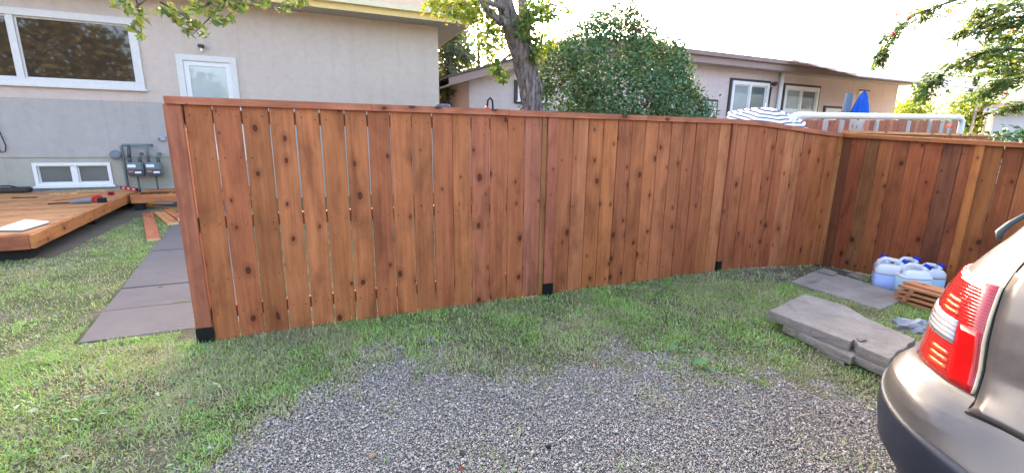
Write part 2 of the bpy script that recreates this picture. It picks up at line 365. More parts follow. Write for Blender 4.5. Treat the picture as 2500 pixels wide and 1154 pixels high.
# grass blades
XPOLY = [np.array([on_z(*q)[:2] for q in Q]) for Q in ([(1930, 690), (2002, 660), (2222, 726), (2150, 762)], [(1900, 800), (1990, 760), (2250, 850), (2165, 905), (1990, 850)])]
def blades(N, x0, x1, y0, y1, hl, seed, thatch=False):
    g = np.random.default_rng(seed); x = g.uniform(x0, x1, N); y = g.uniform(y0, y1, N)
    qx, qy = x - OV[0], y - OV[1]; s = qx * EV[0] + qy * EV[1]; d = qx * DV[0] + qy * DV[1]
    gm = gravel_mask(x, y); dmk = dirt_mask(x, y); tuft = sstep(.62, .72, fnoise(x, y, 3.6, 61)) * .35
    ed = np.interp(x, GPW[:, 0], GPW[:, 1], left=-9, right=2.2); worn = sstep(.75, .1, y - ed) * sstep(-.3, .0, y - ed + .25)
    thin = (.85 - .62 * sstep(.43, .6, fnoise(x, y, 2.3, 91))) * (1 - .5 * worn * sstep(.35, .6, fnoise(x, y, 3.1, 92)))
    pr = np.clip((1 - gm) ** .8 * thin + tuft * gm * .5 + .10 * (gm < .999), 0, 1) * (1 - dmk * .82)
    if thatch: pr = np.clip(.9 - gm * .75, 0, 1) * (.35 + .65 * sstep(.3, .6, fnoise(x, y, 4., 53)))
    k = (g.random(N) < pr) & in_view(x, y, 0, 60) & ~in_poly(x, y, path_poly)
    k &= ~((d > .02) & (s > -.25))                # nothing needed behind the fence
    for PP in XPOLY: k &= ~in_poly(x, y, PP)
    k &= ~((d > 3.15) & (s < -2.1))               # under the deck
    x, y = x[k], y[k]; d = d[k]; N = len(x)
    h = hl * g.uniform(.4, 1.5, N) * (.55 + 1.0 * fnoise(x, y, 5.5, 15) ** 1.3) * (1 + .7 * np.exp(-np.abs(d) / .09) * (np.abs(d) < .4))
    a = g.uniform(0, 6.28, N); lean = np.clip(g.normal(1.5 if thatch else 1.1, .4, N), .2, 1.75); w = g.uniform(.0011, .0024, N) * (1 + .13 * y)
    z0 = ground_z(x, y) - .004; dx, dy = np.cos(a), np.sin(a)
    B = np.stack([x, y, z0], -1); sid = np.stack([-dy, dx, np.zeros(N)], -1) * w[:, None]
    M = B + np.stack([dx * np.sin(lean * .6), dy * np.sin(lean * .6), np.cos(lean * .6)], -1) * (h * .55)[:, None]
    T = M + np.stack([dx * np.sin(lean * 1.25), dy * np.sin(lean * 1.25), np.cos(lean * 1.25)], -1) * (h * .5)[:, None]
    V = np.stack([B - sid, B + sid, M + sid * .8, M - sid * .8, T], 1).reshape(-1, 3)
    I = 5 * np.arange(N)[:, None]
    tri = np.concatenate([I + np.array([0, 1, 2]), I + np.array([0, 2, 3]), I + np.array([3, 2, 4])], 1).reshape(-1, 3)
    c = palette(N, [(.25, .41, .10), (.20, .35, .085), (.31, .46, .125), (.37, .44, .145), (.17, .30, .095)], seed + 1, .3, .15)
    ed = np.interp(x, GPW[:, 0], GPW[:, 1], left=-9, right=2.2)
    dryp = np.clip(.10 + .25 * sstep(.7, .0, y - ed) + .5 * sstep(.44, .64, fnoise(x, y, 1.6, 51)) + .3 * sstep(.5, .65, fnoise(x, y, 5., 52)) + .35 * gravel_mask(x, y) + (.75 if thatch else 0), 0, .92)
    dry = g.random(N) < dryp; c[dry] = palette(int(dry.sum()), [(.34, .325, .185), (.29, .285, .155), (.40, .375, .24)], seed + 2, .25, .08)
    dk_ = .86 + .62 * fnoise(x, y, 3.3, 17)[:, None]; c = c * dk_
    return V, tri, np.repeat(c, 5, 0)
parts = [blades(400000, -3.2, 3.8, 1.4, 4.4, .030, 100), blades(210000, -7.5, -1.5, 1.5, 8.6, .031, 200), blades(40000, 1.6, 4.3, 3.0, 5.4, .04, 300),
         blades(150000, -7.5, 3.8, 1.4, 7.0, .03, 400, True)]
V, T, Cc, k = [], [], [], 0
for a, b, c in parts: V.append(a); T.append(b + k); Cc.append(c); k += len(a)
gr = npmesh('grass', np.concatenate(V), np.concatenate(T), leafmat('grass_blade', .25, .5), None, np.concatenate(Cc))
tag(gr, 'short mown lawn grass with dry patches', 'grass', kind='stuff')

# =================================================================== MAIN FENCE
PITCHW = .1584
cd = lambda r, g, b, k=1.: tuple(min(1, v * k) for v in lin((r, g, b)))
WOODC = [(186, 114, 70), (174, 104, 65), (182, 111, 66), (179, 108, 66), (169, 99, 63), (180, 110, 68), (173, 105, 64), (185, 117, 77), (175, 102, 65), (178, 108, 70), (168, 100, 64)]
def wc(i=None, k=1.):
    c = WOODC[rnd.randrange(len(WOODC))] if i is None else WOODC[i % len(WOODC)]
    j = rnd.uniform(.92, 1.12) * k; return tuple(v * j for v in lin(c))
_bm = {}
def board(parent, name, w, x, y, z0, z1, color, mat=WZ, depth=.019, tilt=True, lab=None):
    key = (round(w, 4), depth, mat.name)
    if key not in _bm:
        o = MB().box(-w / 2, w / 2, -depth / 2, depth / 2, 0, 1.6).build(name, mat, parent, bevel=.0035); _bm[key] = o.data
    else:
        o = bpy.data.objects.new(name, _bm[key]); COL.objects.link(o); o.parent = parent
    o.location = (x, y, z0); o.scale = (1, 1, (z1 - z0) / 1.6); o.color = (*color, 1)
    if tilt: o.rotation_euler = (rnd.uniform(-.002, .002), rnd.uniform(-.0015, .0015), rnd.uniform(-.012, .012))
    return o
STEEL = simple('black_bracket', (18, 20, 20), .55, .2, 20)
NAIL = simple('nail_head', (52, 38, 32), .6, .1, 20)
fence = thing('wooden_fence', 'long new cedar plank privacy fence with a flat cap across the yard', 'fence', fp(0, 0))
def ztop(s): return 1.6 - float(sstep(4.75, 6.75, np.array(s))) * .115
def zbot(s): return .0 - float(sstep(4.85, 6.7, np.array(s))) * .105
nails = MB()
def nailrow(s, w, zs):
    for z in zs:
        for q in (-.3, .3):
            if rnd.random() < .9:
                x = s + q * w + rnd.uniform(-.006, .006); zz = z + rnd.uniform(-.008, .008); r = rnd.uniform(.0036, .0052)
                nails.add([(x + r * math.cos(t), -.0215, zz + r * math.sin(t)) for t in [k * math.pi / 3 for k in range(6)]], [(5, 4, 3, 2, 1, 0)][::-1])
bw = PITCHW - .007; special = {2: (.86, 0), 12: (1.1, 0), 15: (1.12, 1), 8: (1.05, 0)}
edges = [(k, k + 1) for k in range(16)] + [(16, 16.33)] + [(16.95 + k, 17.95 + k) for k in range(13)]
for i, (a, b) in enumerate(edges):
    w = (b - a) * PITCHW - round(rnd.choice((.006, .009, .012)) if i < 13 else rnd.choice((.005, .007, .009)), 4); s = (a + b) / 2 * PITCHW
    c = wc(None, special.get(i, (1, 0))[0] * (1 if i < 14 else .96))
    if i == 15: c = cd(172, 106, 80)
    if i == 16: c = cd(152, 104, 64)
    if i == 12: c = cd(176, 106, 74)
    board(fence, 'board', w, s, -.0095 + rnd.uniform(-.0015, .0015), zbot(s) + rnd.uniform(.0, .012), ztop(s) + .002, c)
    nailrow(s, w, (1.535, .83, .2) if i > 3 else (1.535, 1.27, .83, .45, .2))
# last span, boards tight together and stepping down with the ground
s = 30.55 * PITCHW; i3 = 0
while s < 41.2 * PITCHW:
    w = PITCHW * rnd.uniform(.9, 1.03); c = wc(None, .92); 
    if i3 == 4: s += .004
    board(fence, 'board', w - .0045, s + w / 2, -.0095 + rnd.uniform(-.004, .003), zbot(s + w / 2) + .004, ztop(s + w / 2) + .002, c)
    s += w; i3 += 1
# posts stand proud of the boards, on black metal shoes
posts = [-.315, 16.64, 30.22, 41.45]
for j, k in enumerate(posts):
    s = k * PITCHW; zb = zbot(s); w = .096
    c = [cd(168, 102, 76), cd(170, 100, 74), cd(160, 94, 64), cd(184, 122, 76)][j]
    foot = .115 if j != 3 else .0
    if j == 3: w = .075
    if j == 2: w = .07
    o = MB().box(-w / 2, w / 2, -.033, .06, zb + foot, ztop(s)).build('post', WZ, fence, bevel=.004, color=c); o.location.x = s
    if foot:
        f_ = MB().box(-w / 2 - .002, w / 2 + .002, -.036, .063, zb - .03, zb + foot - .002).build('post_shoe', STEEL, fence, bevel=.002); f_.location.x = s
# rails behind
for a, b in zip(posts[:-1], posts[1:]):
    sa, sb = a * PITCHW + .05, b * PITCHW - .05
    for z0, z1 in ((1.49, 1.575), (.80, .885), (.16, .245)):
        da, db = ztop(sa) - 1.6, ztop(sb) - 1.6
        MB().add([(sa, .004, z0 + da), (sb, .004, z0 + db), (sb, .042, z0 + db), (sa, .042, z0 + da), (sa, .004, z1 + da), (sb, .004, z1 + db), (sb, .042, z1 + db), (sa, .042, z1 + da)],
                 [(0, 3, 2, 1), (4, 5, 6, 7), (0, 1, 5, 4), (1, 2, 6, 5), (2, 3, 7, 6), (3, 0, 4, 7)]).build('rail', WXP, fence, color=wc(None, .8))
# cap boards
cuts = [-.085, 1.14, 2.21, 3.62, 4.76, 5.62, 6.66]
for i, (a, b) in enumerate(zip(cuts[:-1], cuts[1:])):
    n_ = 6; m = MB(); dz = rnd.uniform(-.002, .003)
    for q in range(n_ + 1):
        s = a + (b - a) * q / n_; z = ztop(s) + dz; m.v += [(s, -.05, z), (s, .075, z), (s, .075, z + .046), (s, -.05, z + .046)]
    for q in range(n_):
        k = q * 4; m.f += [(k + e, k + (e + 1) % 4, k + 4 + (e + 1) % 4, k + 4 + e) for e in range(4)]
    m.f += [(0, 1, 2, 3)[::-1], tuple(n_ * 4 + e for e in range(4))]
    m.v = [(x + (.0015 if x < b - .001 else -.0015), y, z) for x, y, z in m.v]
    m.build('cap_board', WX, fence, color=cd(182, 112, 82, rnd.uniform(.92, 1.05)))
no = nails.build('nail_heads', NAIL, fence); no['kind'] = 'stuff'

# =================================================================== RIGHT FENCE (turns towards the driveway)
SX = 6.598
rf = thing('wooden_fence', 'darker cedar plank fence coming forward from the corner behind the car', 'fence', fp(SX, -.02), RZ - math.pi / 2)
rt = lambda t: 1.49 - .055 * t
rb = lambda t: -.125 + .07 * t
RC = [(118, 72, 50), (150, 84, 54), (140, 92, 58), (158, 96, 58), (150, 86, 54), (164, 94, 58), (158, 88, 54), (122, 74, 52), (150, 86, 56), (150, 92, 52), (142, 82, 48), (160, 98, 58), (150, 88, 54), (146, 90, 56), (156, 92, 56), (150, 84, 52)]
t = -.03; i = 0
while t < 2.3:
    w = rnd.uniform(.135, .156)
    c = tuple(v * 1.0 for v in lin(RC[i % len(RC)]))
    board(rf, 'board', w - .004, t + w / 2, .012 + rnd.uniform(-.004, .003), rb(t + w / 2) + .01, rt(t + w / 2) + .002, c); t += w; i += 1
for tp, w in ((1.27, .07), (2.3, .07)):
    o = MB().box(-w / 2, w / 2, -.024, .06, rb(tp) + .005, rt(tp)).build('post', WZ, rf, bevel=.003, color=cd(178, 112, 62)); o.location.x = tp
m = MB()
for a, b in ((-.05, .78), (.78, 1.2), (1.2, 2.4)):
    mm = MB().add([(a + .001, -.04, rt(a)), (b - .001, -.04, rt(b)), (b - .001, .075, rt(b)), (a + .001, .075, rt(a)), (a + .001, -.04, rt(a) + .042), (b - .001, -.04, rt(b) + .042), (b - .001, .075, rt(b) + .042), (a + .001, .075, rt(a) + .042)],
                  [(0, 3, 2, 1), (4, 5, 6, 7), (0, 1, 5, 4), (1, 2, 6, 5), (2, 3, 7, 6), (3, 0, 4, 7)]).build('cap_board', WX, rf, color=cd(172, 108, 68))
for z0 in (1.3, .7, .1):
    MB().box(.05, 2.35, .024, .06, z0, z0 + .085).build('rail', WXP, rf, color=wc(None, .8))

# =================================================================== HOUSE ON THE LEFT
HD = 7.85
h1 = thing('bungalow', 'beige stucco bungalow at left with big window and white back door', 'house', fp(0, HD))
ST1 = stucco('beige_stucco', (206, 189, 176)); ST2 = stucco('grey_stucco', (180, 173, 167)); ST3 = stucco('foundation_stucco', (176, 170, 156))
WT = simple('white_trim', (222, 220, 218), .55, .06, 18, .05); WTo = simple('peeling_white_trim', (210, 206, 202), .7, .1, 26, .15)
GLD = glass('dark_window_glass', (62, 50, 42)); GLG = glass('grey_window_glass', (96, 104, 104)); GLB = glass('door_glass', (176, 180, 182), .02, 1.0)
XR = 3.68
def wall_piece(x0, x1, z0, z1, mat, y0=0., nm='wall'): box(h1, nm, mat, (x0, x1), (y0, .25), (z0, z1))
# upper wall around the window and door openings
wx0, wx1, wz0, wz1 = -6.2, -2.22, 2.25, 3.53
dx0, dx1, dz1 = -1.66, -.62, 2.95
up = h1
m = MB()
m.box(-9, wx0, 0, .25, 2.0, 4.0); m.box(wx0, wx1, 0, .25, wz1, 4.0); m.box(wx0, wx1, 0, .25, 2.0, wz0)
m.box(wx1, dx0, 0, .25, 2.0, 4.0); m.box(dx0, dx1, 0, .25, dz1, 4.0); m.box(dx1, XR, 0, .25, 2.0, 4.0)
m.box(XR - .25, XR, .25, 8, 0, 4.0); m.box(-9, -8.75, .25, 8, 0, 4.0); m.box(-9, XR, 8, 8.25, 0, 4.0)
m.build('wall', ST1, h1)
m = MB(); m.box(-9, dx0, .004, .25, .93, 1.999); m.box(dx1, XR - .001, .004, .25, .93, 1.999); m.build('wall_band', ST2, h1)
bx0, bx1, bz0, bz1 = -4.14, -2.98, .4, .83
m = MB(); m.box(-9, bx0, .02, .25, -.1, .925); m.box(bx0, bx1, .02, .25, bz1, .925); m.box(bx0, bx1, .02, .25, -.1, bz0); m.box(bx1, dx0, .02, .25, -.1, .925)
m.box(dx1, XR - .001, .02, .25, -.1, .925); m.build('foundation', ST3, h1)
m = MB(); m.box(dx0, dx1, .02, .25, -.1, .84); m.build('door_step_wall', ST3, h1)
def window(parent, x0, x1, z0, z1, mull, gl, mt, fw=.09, y=0., prou=.035, curtain=None, sash=.035):
    w_ = MB(); w_.box(x0, x1, y - prou, y + .08, z1 - fw, z1); w_.box(x0, x1, y - prou, y + .08, z0, z0 + fw * .8)
    w_.box(x0, x0 + fw, y - prou + .001, y + .08, z0 + fw * .8, z1 - fw); w_.box(x1 - fw, x1, y - prou + .001, y + .08, z0 + fw * .8, z1 - fw)
    fr = w_.build('window', mt, parent)
    MB().box(x0 - .03, x1 + .03, y - prou - .03, y + .02, z0 - .045, z0 - .001).build('sill', mt, fr)
    edges_ = [x0 + fw] + list(mull) + [x1 - fw]
    for k in mull: MB().box(k - .045, k + .045, y - prou * .5, y + .075, z0 + fw * .8, z1 - fw).build('mullion', mt, fr)
    for i, (a, b) in enumerate(zip(edges_[:-1], edges_[1:])):
        a2 = a + (.045 if i else 0); b2 = b - (.045 if i < len(edges_) - 2 else 0); zz0, zz1 = z0 + fw * .8, z1 - fw
        q = MB(); q.box(a2, b2, y + .02, y + .06, zz1 - sash, zz1); q.box(a2, b2, y + .02, y + .06, zz0, zz0 + sash)
        q.box(a2, a2 + sash, y + .021, y + .06, zz0 + sash, zz1 - sash); q.box(b2 - sash, b2, y + .021, y + .06, zz0 + sash, zz1 - sash)
        q.build('sash', mt, fr)
        MB().box(a2 + sash * .5, b2 - sash * .5, y + .036, y + .044, zz0 + sash * .5, zz1 - sash * .5).build('pane', gl[i % len(gl)], fr)
    return fr
window(h1, wx0, wx1, wz0, wz1, [-4.02], [GLD], WTo, .12, sash=.03)
window(h1, bx0, bx1, bz0, bz1, [-3.55], [GLG, GLG], WT, .055, .02, sash=.018)
# door: frame, storm door and pane
d_ = MB(); d_.box(dx0, dx1, -.03, .1, dz1 - .11, dz1); d_.box(dx0, dx0 + .11, -.029, .1, .85, dz1 - .11); d_.box(dx1 - .11, dx1, -.029, .1, .85, dz1 - .11)
dr = d_.build('door_frame', WTo, h1)
q = MB(); a, b = dx0 + .112, dx1 - .112
q.box(a, b, .0, .05, dz1 - .2, dz1 - .112); q.box(a, b, 0, .05, .86, 1.2); q.box(a, a + .09, .001, .05, 1.2, dz1 - .2); q.box(b - .09, b, .001, .05, 1.2, dz1 - .2)
door = q.build('door', WT, h1); MB().box(a + .085, b - .085, .02, .03, 1.19, dz1 - .19).build('pane', GLB, door)
MB().box(a + .03, a + .06, -.03, 0, 1.75, 1.95).build('handle', STEEL, door)
# porch light above the door
pl = on_d(493, 118, HD); lb = MB().lathe([(.045, pl[2] + .06), (.06, pl[2] + .05), (.06, pl[2] + .01), (.04, pl[2])], 12).build('porch_light', simple('old_bronze', (96, 78, 66), .5, .2, 30, 0, .5, .4), h1, True)
lb.location = (pl[0], -.07, 0)
MB().lathe([(.012, pl[2] - .0), (.022, pl[2] - .02), (.028, pl[2] - .055), (.018, pl[2] - .08), (.002, pl[2] - .085)], 12).build('bulb', simple('white_bulb', (235, 232, 225), .3, .03), lb, True)
MB().box(-.02, .02, 0, .07, pl[2] + .02, pl[2] + .05).build('bracket', STEEL, lb)
# eave
CR = simple('cream_fascia', (232, 205, 140), .6, .08, 10); SOF = simple('soffit_grey', (176, 172, 168), .8, .08, 8); SH = simple('roof_shingle', (96, 86, 80), .9, .25, 40, .4)
EX = 4.33
MB().box(-9.5, EX - .03, -.56, 8.8, 3.985, 4.02).build('soffit', SOF, h1)
MB().box(-9.5, EX, -.60, -.562, 3.975, 4.19).build('fascia', CR, h1); MB().box(EX - .028, EX, -.56, 8.8, 3.975, 4.19).build('fascia', CR, h1)
MB().box(-9.5, EX, -.70, -.604, 4.1, 4.2).build('gutter', simple('gutter_cream', (226, 214, 180), .45, .06), h1)
MB().add([(-9.6, -.66, 4.205), (EX + .06, -.66, 4.205), (EX + .06, 8.9, 4.205), (-9.6, 8.9, 4.205), (-9.6, 4.1, 6.1), (EX + .06, 4.1, 6.1)],
         [(0, 1, 5, 4), (2, 3, 4, 5), (1, 2, 5), (3, 0, 4), (0, 3, 2, 1)]).build('roof', SH, h1)
# small fixtures on the wall
def wallbox(name, label, cat, px, w, h, dp, mat):
    p = on_d(px[0], px[1], HD); t_ = thing(name, label, cat, fp(p[0], HD, p[2]))
    return t_
t_ = wallbox('cable_box', 'small grey cable box on the stucco wall above the gas meters', 'cable box', (396, 338), 0, 0, 0, None)
box(t_, 'cover', simple('cable_grey', (160, 163, 170), .6, .08), (-.065, .065), (-.05, -.001), (-.045, .045), .006); box(t_, 'knob', STEEL, (-.05, -.02), (-.06, -.0505), (-.02, .0))
p = on_d(5, 345, HD); t_ = thing('wall_cable', 'thin dark cable looping down the grey stucco at the left edge', 'cable', fp(p[0], HD, p[2]))
MB().tube([(-.05, -.02, .35), (.0, -.02, .2), (.03, -.03, .05), (.05, -.03, -.08), (.03, -.03, -.18), (-.03, -.03, -.2), (-.06, -.02, -.12), (-.06, -.012, .0)], .008, 6).build('cable', STEEL, t_, True)
# gas meters
GMm = simple('gas_meter_grey', (108, 116, 118), .5, .12, 20, .1, .4); GMd = simple('gas_meter_dark', (74, 80, 82), .5, .12, 20); LBL = simple('meter_label', (230, 230, 235), .5, .04); LBR = simple('meter_sticker_red', (190, 110, 90), .5, .05)
gb = on_d(345, 440, HD - .15)
def meter(x, label):
    g = thing('gas_meter', label, 'gas meter', fp(x, HD - .2, 0), None, 'gas meters on the house wall')
    MB().box(-.13, .13, -.07, .08, .56, .84).build('body', GMm, g, bevel=.03); MB().box(-.12, .12, -.09, -.071, .6, .71).build('face_plate', GMd, g, bevel=.008)
    box(g, 'index_window', LBL, (-.11, .02), (-.079, -.0705), (.745, .80)); box(g, 'sticker', LBL, (.0, .1), (-.097, -.0905), (.63, .665)); box(g, 'sticker', LBR, (-.1, -.02), (-.097, -.0905), (.65, .685))
    for q in (-.08, .08): MB().lathe([(.028, .835), (.034, .85), (.034, .9), (.026, .93)], 12, (q, 0)).build('union', GMd, g, True)
    MB().tube([(.08, 0, .92), (.08, 0, .97), (.08, .06, 1.0), (.08, .19, 1.0)], .024, 10).build('outlet_pipe', GMm, g, True)
    MB().tube([(0, .02, .565), (0, .02, -.02)], .016, 8).build('support_leg', GMd, g, True)
    return g
m1 = on_d(332, 410, HD - .2)[0]; m2 = on_d(377, 410, HD - .2)[0]
meter(m1, 'left grey gas meter with white label on the house wall'); meter(m2, 'right grey gas meter beside the fence end post')
g = thing('gas_pipework', 'grey gas pipe loop and round regulator above the two meters', 'pipe', fp(m1, HD - .12, 0))
sp2 = m2 - m1
MB().tube([(-.2, 0, -.02), (-.2, 0, 1.0), (-.2, 0, 1.14), (-.17, 0, 1.17), (.3, 0, 1.17), (sp2 - .12, 0, 1.17), (sp2 - .09, -.0, 1.13), (sp2 - .08, -.06, .95)], .026, 10).build('pipe', GMm, g, True)
MB().tube([(-.08, 0, 1.17), (-.08, -.04, 1.05), (-.08, -.07, .94)], .03, 10).build('drop_pipe', GMd, g, True)
rg = MB().lathe([(.03, -.03), (.085, -.02), (.095, 0), (.085, .02), (.04, .035)], 18).build('regulator', GMm, g, True); rg.rotation_euler = (math.radians(80), 0, 0); rg.location = (-.3, -.04, .98)
MB().tube([(-.3, -.0, .98), (-.2, 0, .98)], .028, 8).build('regulator_arm', GMd, g, True)

# =================================================================== DECK
dk = thing('wooden_deck', 'unfinished low cedar deck platform with tools lying on it', 'deck', fp(-2.2, 3.06, 0), RZ + math.radians(4.2))
DT = .30; Ld = 4.66
y = .04; i = 0
DKC = [(198, 138, 90), (206, 148, 100), (192, 132, 86), (202, 142, 94)]
while y < Ld:
    o = board(dk, 'deck_board', .138, 0, 0, 0, 1, cd(*DKC[rnd.randrange(4)], rnd.uniform(.92, 1.06)), WX, .028, False) if False else MB().box(-4.2, -.042, y, y + .1385, DT - .028, DT + rnd.uniform(-.001, .001)).build('deck_board', WX, dk, color=cd(*DKC[rnd.randrange(4)], rnd.uniform(.94, 1.05)))
    y += .142; i += 1
for a, b in ((0, 1.9), (1.9, Ld)): box(dk, 'side_fascia', WXP if 0 else wood('cedar_crosswise', 1), (-.04, 0), (a + .001, b - .001), (DT - .16, DT - .004), .003, cd(196, 130, 80))
for a, b in ((-4.2, -2.1), (-2.1, -.042)): box(dk, 'front_fascia', WX, (a + .001, b - .001), (0, .038), (DT - .165, DT - .006), .003, cd(172, 104, 72))
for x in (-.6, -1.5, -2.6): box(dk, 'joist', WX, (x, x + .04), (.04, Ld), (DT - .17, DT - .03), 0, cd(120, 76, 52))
for x, yy in ((-.25, .15), (-2.4, .15), (-.25, 2.4), (-.25, Ld - .2)): box(dk, 'footing_block', simple('dark_block', (48, 46, 44), .9, .2, 20, .2), (x - .12, x + .12), (yy, yy + .24), (-.03, DT - .17), .004)
# landing frame against the house, right of the deck
ld = thing('landing_frame', 'open cedar landing frame between the deck and the house door', 'deck frame', fp(-2.42, 6.75, 0), RZ + math.radians(1.5))
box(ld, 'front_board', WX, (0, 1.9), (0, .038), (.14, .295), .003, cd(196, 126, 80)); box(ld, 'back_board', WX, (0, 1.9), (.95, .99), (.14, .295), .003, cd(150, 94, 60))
for x in (.02, .55, 1.1, 1.84): box(ld, 'joist', wood('cedar_crosswise', 1), (x, x + .04), (.039, .949), (.145, .29), .003, cd(184, 120, 76))
box(ld, 'loose_board', WX, (.1, .9), (.4, .54), (.297, .325), .003, cd(188, 120, 78)).rotation_euler = (0, 0, 0)
for x in (.03, 1.75): box(ld, 'support_block', MATS['dark_block'], (x, x + .12), (.05, .25), (-.03, .138), .003)

# ---- things on the deck
def onDeck(x, y): p = on_z(x, y, DT); return p
def rz_px(a, b, z=DT):
    p, q = on_z(*a, z), on_z(*b, z); return math.atan2(q[1] - p[1], q[0] - p[0]), float(np.linalg.norm(q - p)), (p + q) / 2
RED = simple('red_plastic', (190, 34, 30), .4, .1, 20, 0, .5); YEL = simple('yellow_plastic', (226, 186, 60), .5, .08, 20); BLK = simple('black_rubber', (26, 26, 28), .6, .2, 20); MET = simple('tool_metal', (150, 152, 156), .35, .12, 20, 0, .5, .7); PAP = simple('white_paper', (236, 238, 242), .8, .02)
a, l, c = rz_px((284, 458), (346, 466)); l = .62
t_ = thing('spirit_level', 'red spirit level lying at the far corner of the deck', 'level', (*onDeck(316, 464)[:2], DT + .0015), a)
m = MB().box(-l / 2, l / 2, -.012, .012, 0, .06).build('body', RED, t_, bevel=.003)
for x in (-.2, 0, .2): box(m, 'vial', LBL, (x - .03, x + .03), (-.0145, -.0122), (.016, .044))
for x in (-l / 2, l / 2): box(m, 'end_cap', BLK, (x - .012, x + .012), (-.0135, .0135), (-.001, .061))
def flatlumber(name, label, a, b, w, th, color, zb, cat='lumber', group=None):
    ang, l, c = rz_px(a, b, zb); o = MB().box(-l / 2, l / 2, -w / 2, w / 2, 0, th).build(name, WX, None, bevel=.003, color=color)
    o.location = (c[0], c[1], zb + .001); o.rotation_euler = (0, 0, ang); return tag(o, label, cat, group)
o = flatlumber('wood_offcut', 'thin cedar board lying flat on the deck behind the saw', (130, 491), (240, 475), .14, .02, cd(200, 140, 90), DT)
o = flatlumber('wood_offcut', 'pale stick lying behind the red level by the house', (290, 447), (358, 444), .05, .03, cd(214, 160, 112), DT)
# reciprocating saw
p = onDeck(205, 497); t_ = thing('power_saw', 'red and grey cordless saw lying on the deck boards', 'saw', (*p[:2], DT + .001), RZ + .35)
MB().tube([(-.16, 0, .035), (-.05, 0, .04), (.06, 0, .045), (.1, 0, .045)], [.022, .035, .045, .04], 10).build('motor_body', simple('grey_plastic', (120, 124, 130), .5, .1), t_, True)
MB().tube([(.08, 0, .045), (.14, .01, .1), (.2, .02, .11), (.24, .02, .06), (.18, .01, .03), (.1, 0, .04)], .026, 8).build('grip', RED, t_, True)
MB().box(.16, .28, -.035, .05, .0, .075).build('battery', BLK, t_, bevel=.008); MB().box(-.4, -.16, -.012, .012, .022, .04).build('blade_shoe', BLK, t_, bevel=.002)
p = onDeck(272, 477); t_ = thing('tape_measure', 'red tape measure sitting on the deck near its right edge', 'tape measure', (*p[:2], DT + .001), RZ + .2)
MB().box(-.05, .05, -.03, .03, 0, .075).build('case', RED, t_, bevel=.014); box(t_, 'side_badge', BLK, (-.03, .03), (-.034, -.0305), (.02, .06)); box(t_, 'tab', MET, (-.075, -.05), (-.012, .012), (.004, .008))
for lab, px in (('yellow wood chips scattered in front of the basement window', (150, 474)), ('yellow wood chips beside the red tape measure', (215, 467))):
    t_ = thing('wood_chips', lab, 'wood chips', (*onDeck(*px)[:2], DT + .001), RZ)
    m = MB()
    for _ in range(9):
        x, y = rnd.uniform(-.2, .2), rnd.uniform(-.06, .06); m.prism([(x, y), (x + rnd.uniform(.03, .07), y - .01), (x + .05, y + .03), (x + .01, y + .035)], 0, rnd.uniform(.004, .012))
    o = m.build('chips', simple('fresh_wood_chip', (228, 190, 110), .8, .1, 30), t_); o['kind'] = 'stuff'
p = onDeck(55, 553); t_ = thing('paper_pad', 'white pad of paper lying at the front corner of the deck', 'paper', (*p[:2], DT + .001), 0)
q = [onDeck(*k)[:2] - p[:2] for k in ((-14, 566), (54, 566), (121, 546), (62, 541))]; q = [tuple(k) for k in q]
MB().prism(q, 0, .012).build('cover', simple('pad_back', (60, 66, 60), .7, .05), t_); MB().prism([(x * .985 + .002, y * .985 + .004) for x, y in q], .0125, .03).build('sheets', PAP, t_)
p = onDeck(60, 483); o = MB().box(-.16, .16, -.03, .03, 0, .012).build('pry_tool', BLK, None, bevel=.005); o.location = (*p[:2], DT + .001); o.rotation_euler = (0, 0, RZ); tag(o, 'flat dark tool lying alone on the deck', 'tool')
p = onDeck(25, 471); t_ = thing('tool_bag', 'dark tool bag at the back left of the deck', 'bag', (*p[:2], DT + .001), RZ)
MB().box(-.5, .28, -.08, .12, 0, .1).build('body', simple('dark_canvas', (66, 58, 54), .9, .25, 24, .4), t_, bevel=.03); MB().tube([(-.3, .02, .095), (-.2, .02, .13), (0, .02, .13), (.1, .02, .095)], .012, 6).build('handle', BLK, t_, True)
# ---- lumber beside the path
def plank(label, A, B, w, th, color, zb=0.0):
    a, b = on_z(*A, zb + th), on_z(*B, zb + th); c = (a + b) / 2; l = float(np.linalg.norm(b - a))
    t_ = thing('lumber_offcut', label, 'lumber', (c[0], c[1], zb), math.atan2(b[1] - a[1], b[0] - a[0]), 'cedar offcuts by the path')
    MB().box(-l / 2, l / 2 - .004, -w / 2, w / 2, 0, th).build('plank', WX, t_, bevel=.003, color=color)
    MB().box(l / 2 - .0038, l / 2, -w / 2 + .003, w / 2 - .003, .003, th - .003).build('sawn_end', simple('sawn_end', (226, 190, 140), .85, .1, 40), t_)
plank('reddish cedar plank lying at the path edge, nearest of the offcuts', (360, 519), (375, 582), .15, .04, cd(184, 110, 74))
plank('middle cedar offcut between two others beside the path', (388, 516), (422, 543), .15, .04, cd(204, 140, 88))
plank('short cedar offcut closest to the fence post', (408, 510), (446, 532), .14, .05, cd(196, 122, 78))
plank('long thin cedar stick on the grass below the landing', (332, 500), (452, 508), .06, .03, cd(188, 124, 76))
p = on_z(362, 499, .03); t_ = thing('hammer', 'yellow headed hammer on the grass beside the landing', 'hammer', (p[0], p[1] + .05, .004), RZ - .05)
MB().lathe([(.03, 0), (.05, .01), (.05, .07), (.03, .08)], 14).build('head', YEL, t_, True); MB().tube([(.045, 0, .035), (.25, 0, .03), (.38, 0, .03)], [.012, .012, .016], 8).build('handle', LBL, t_, True)

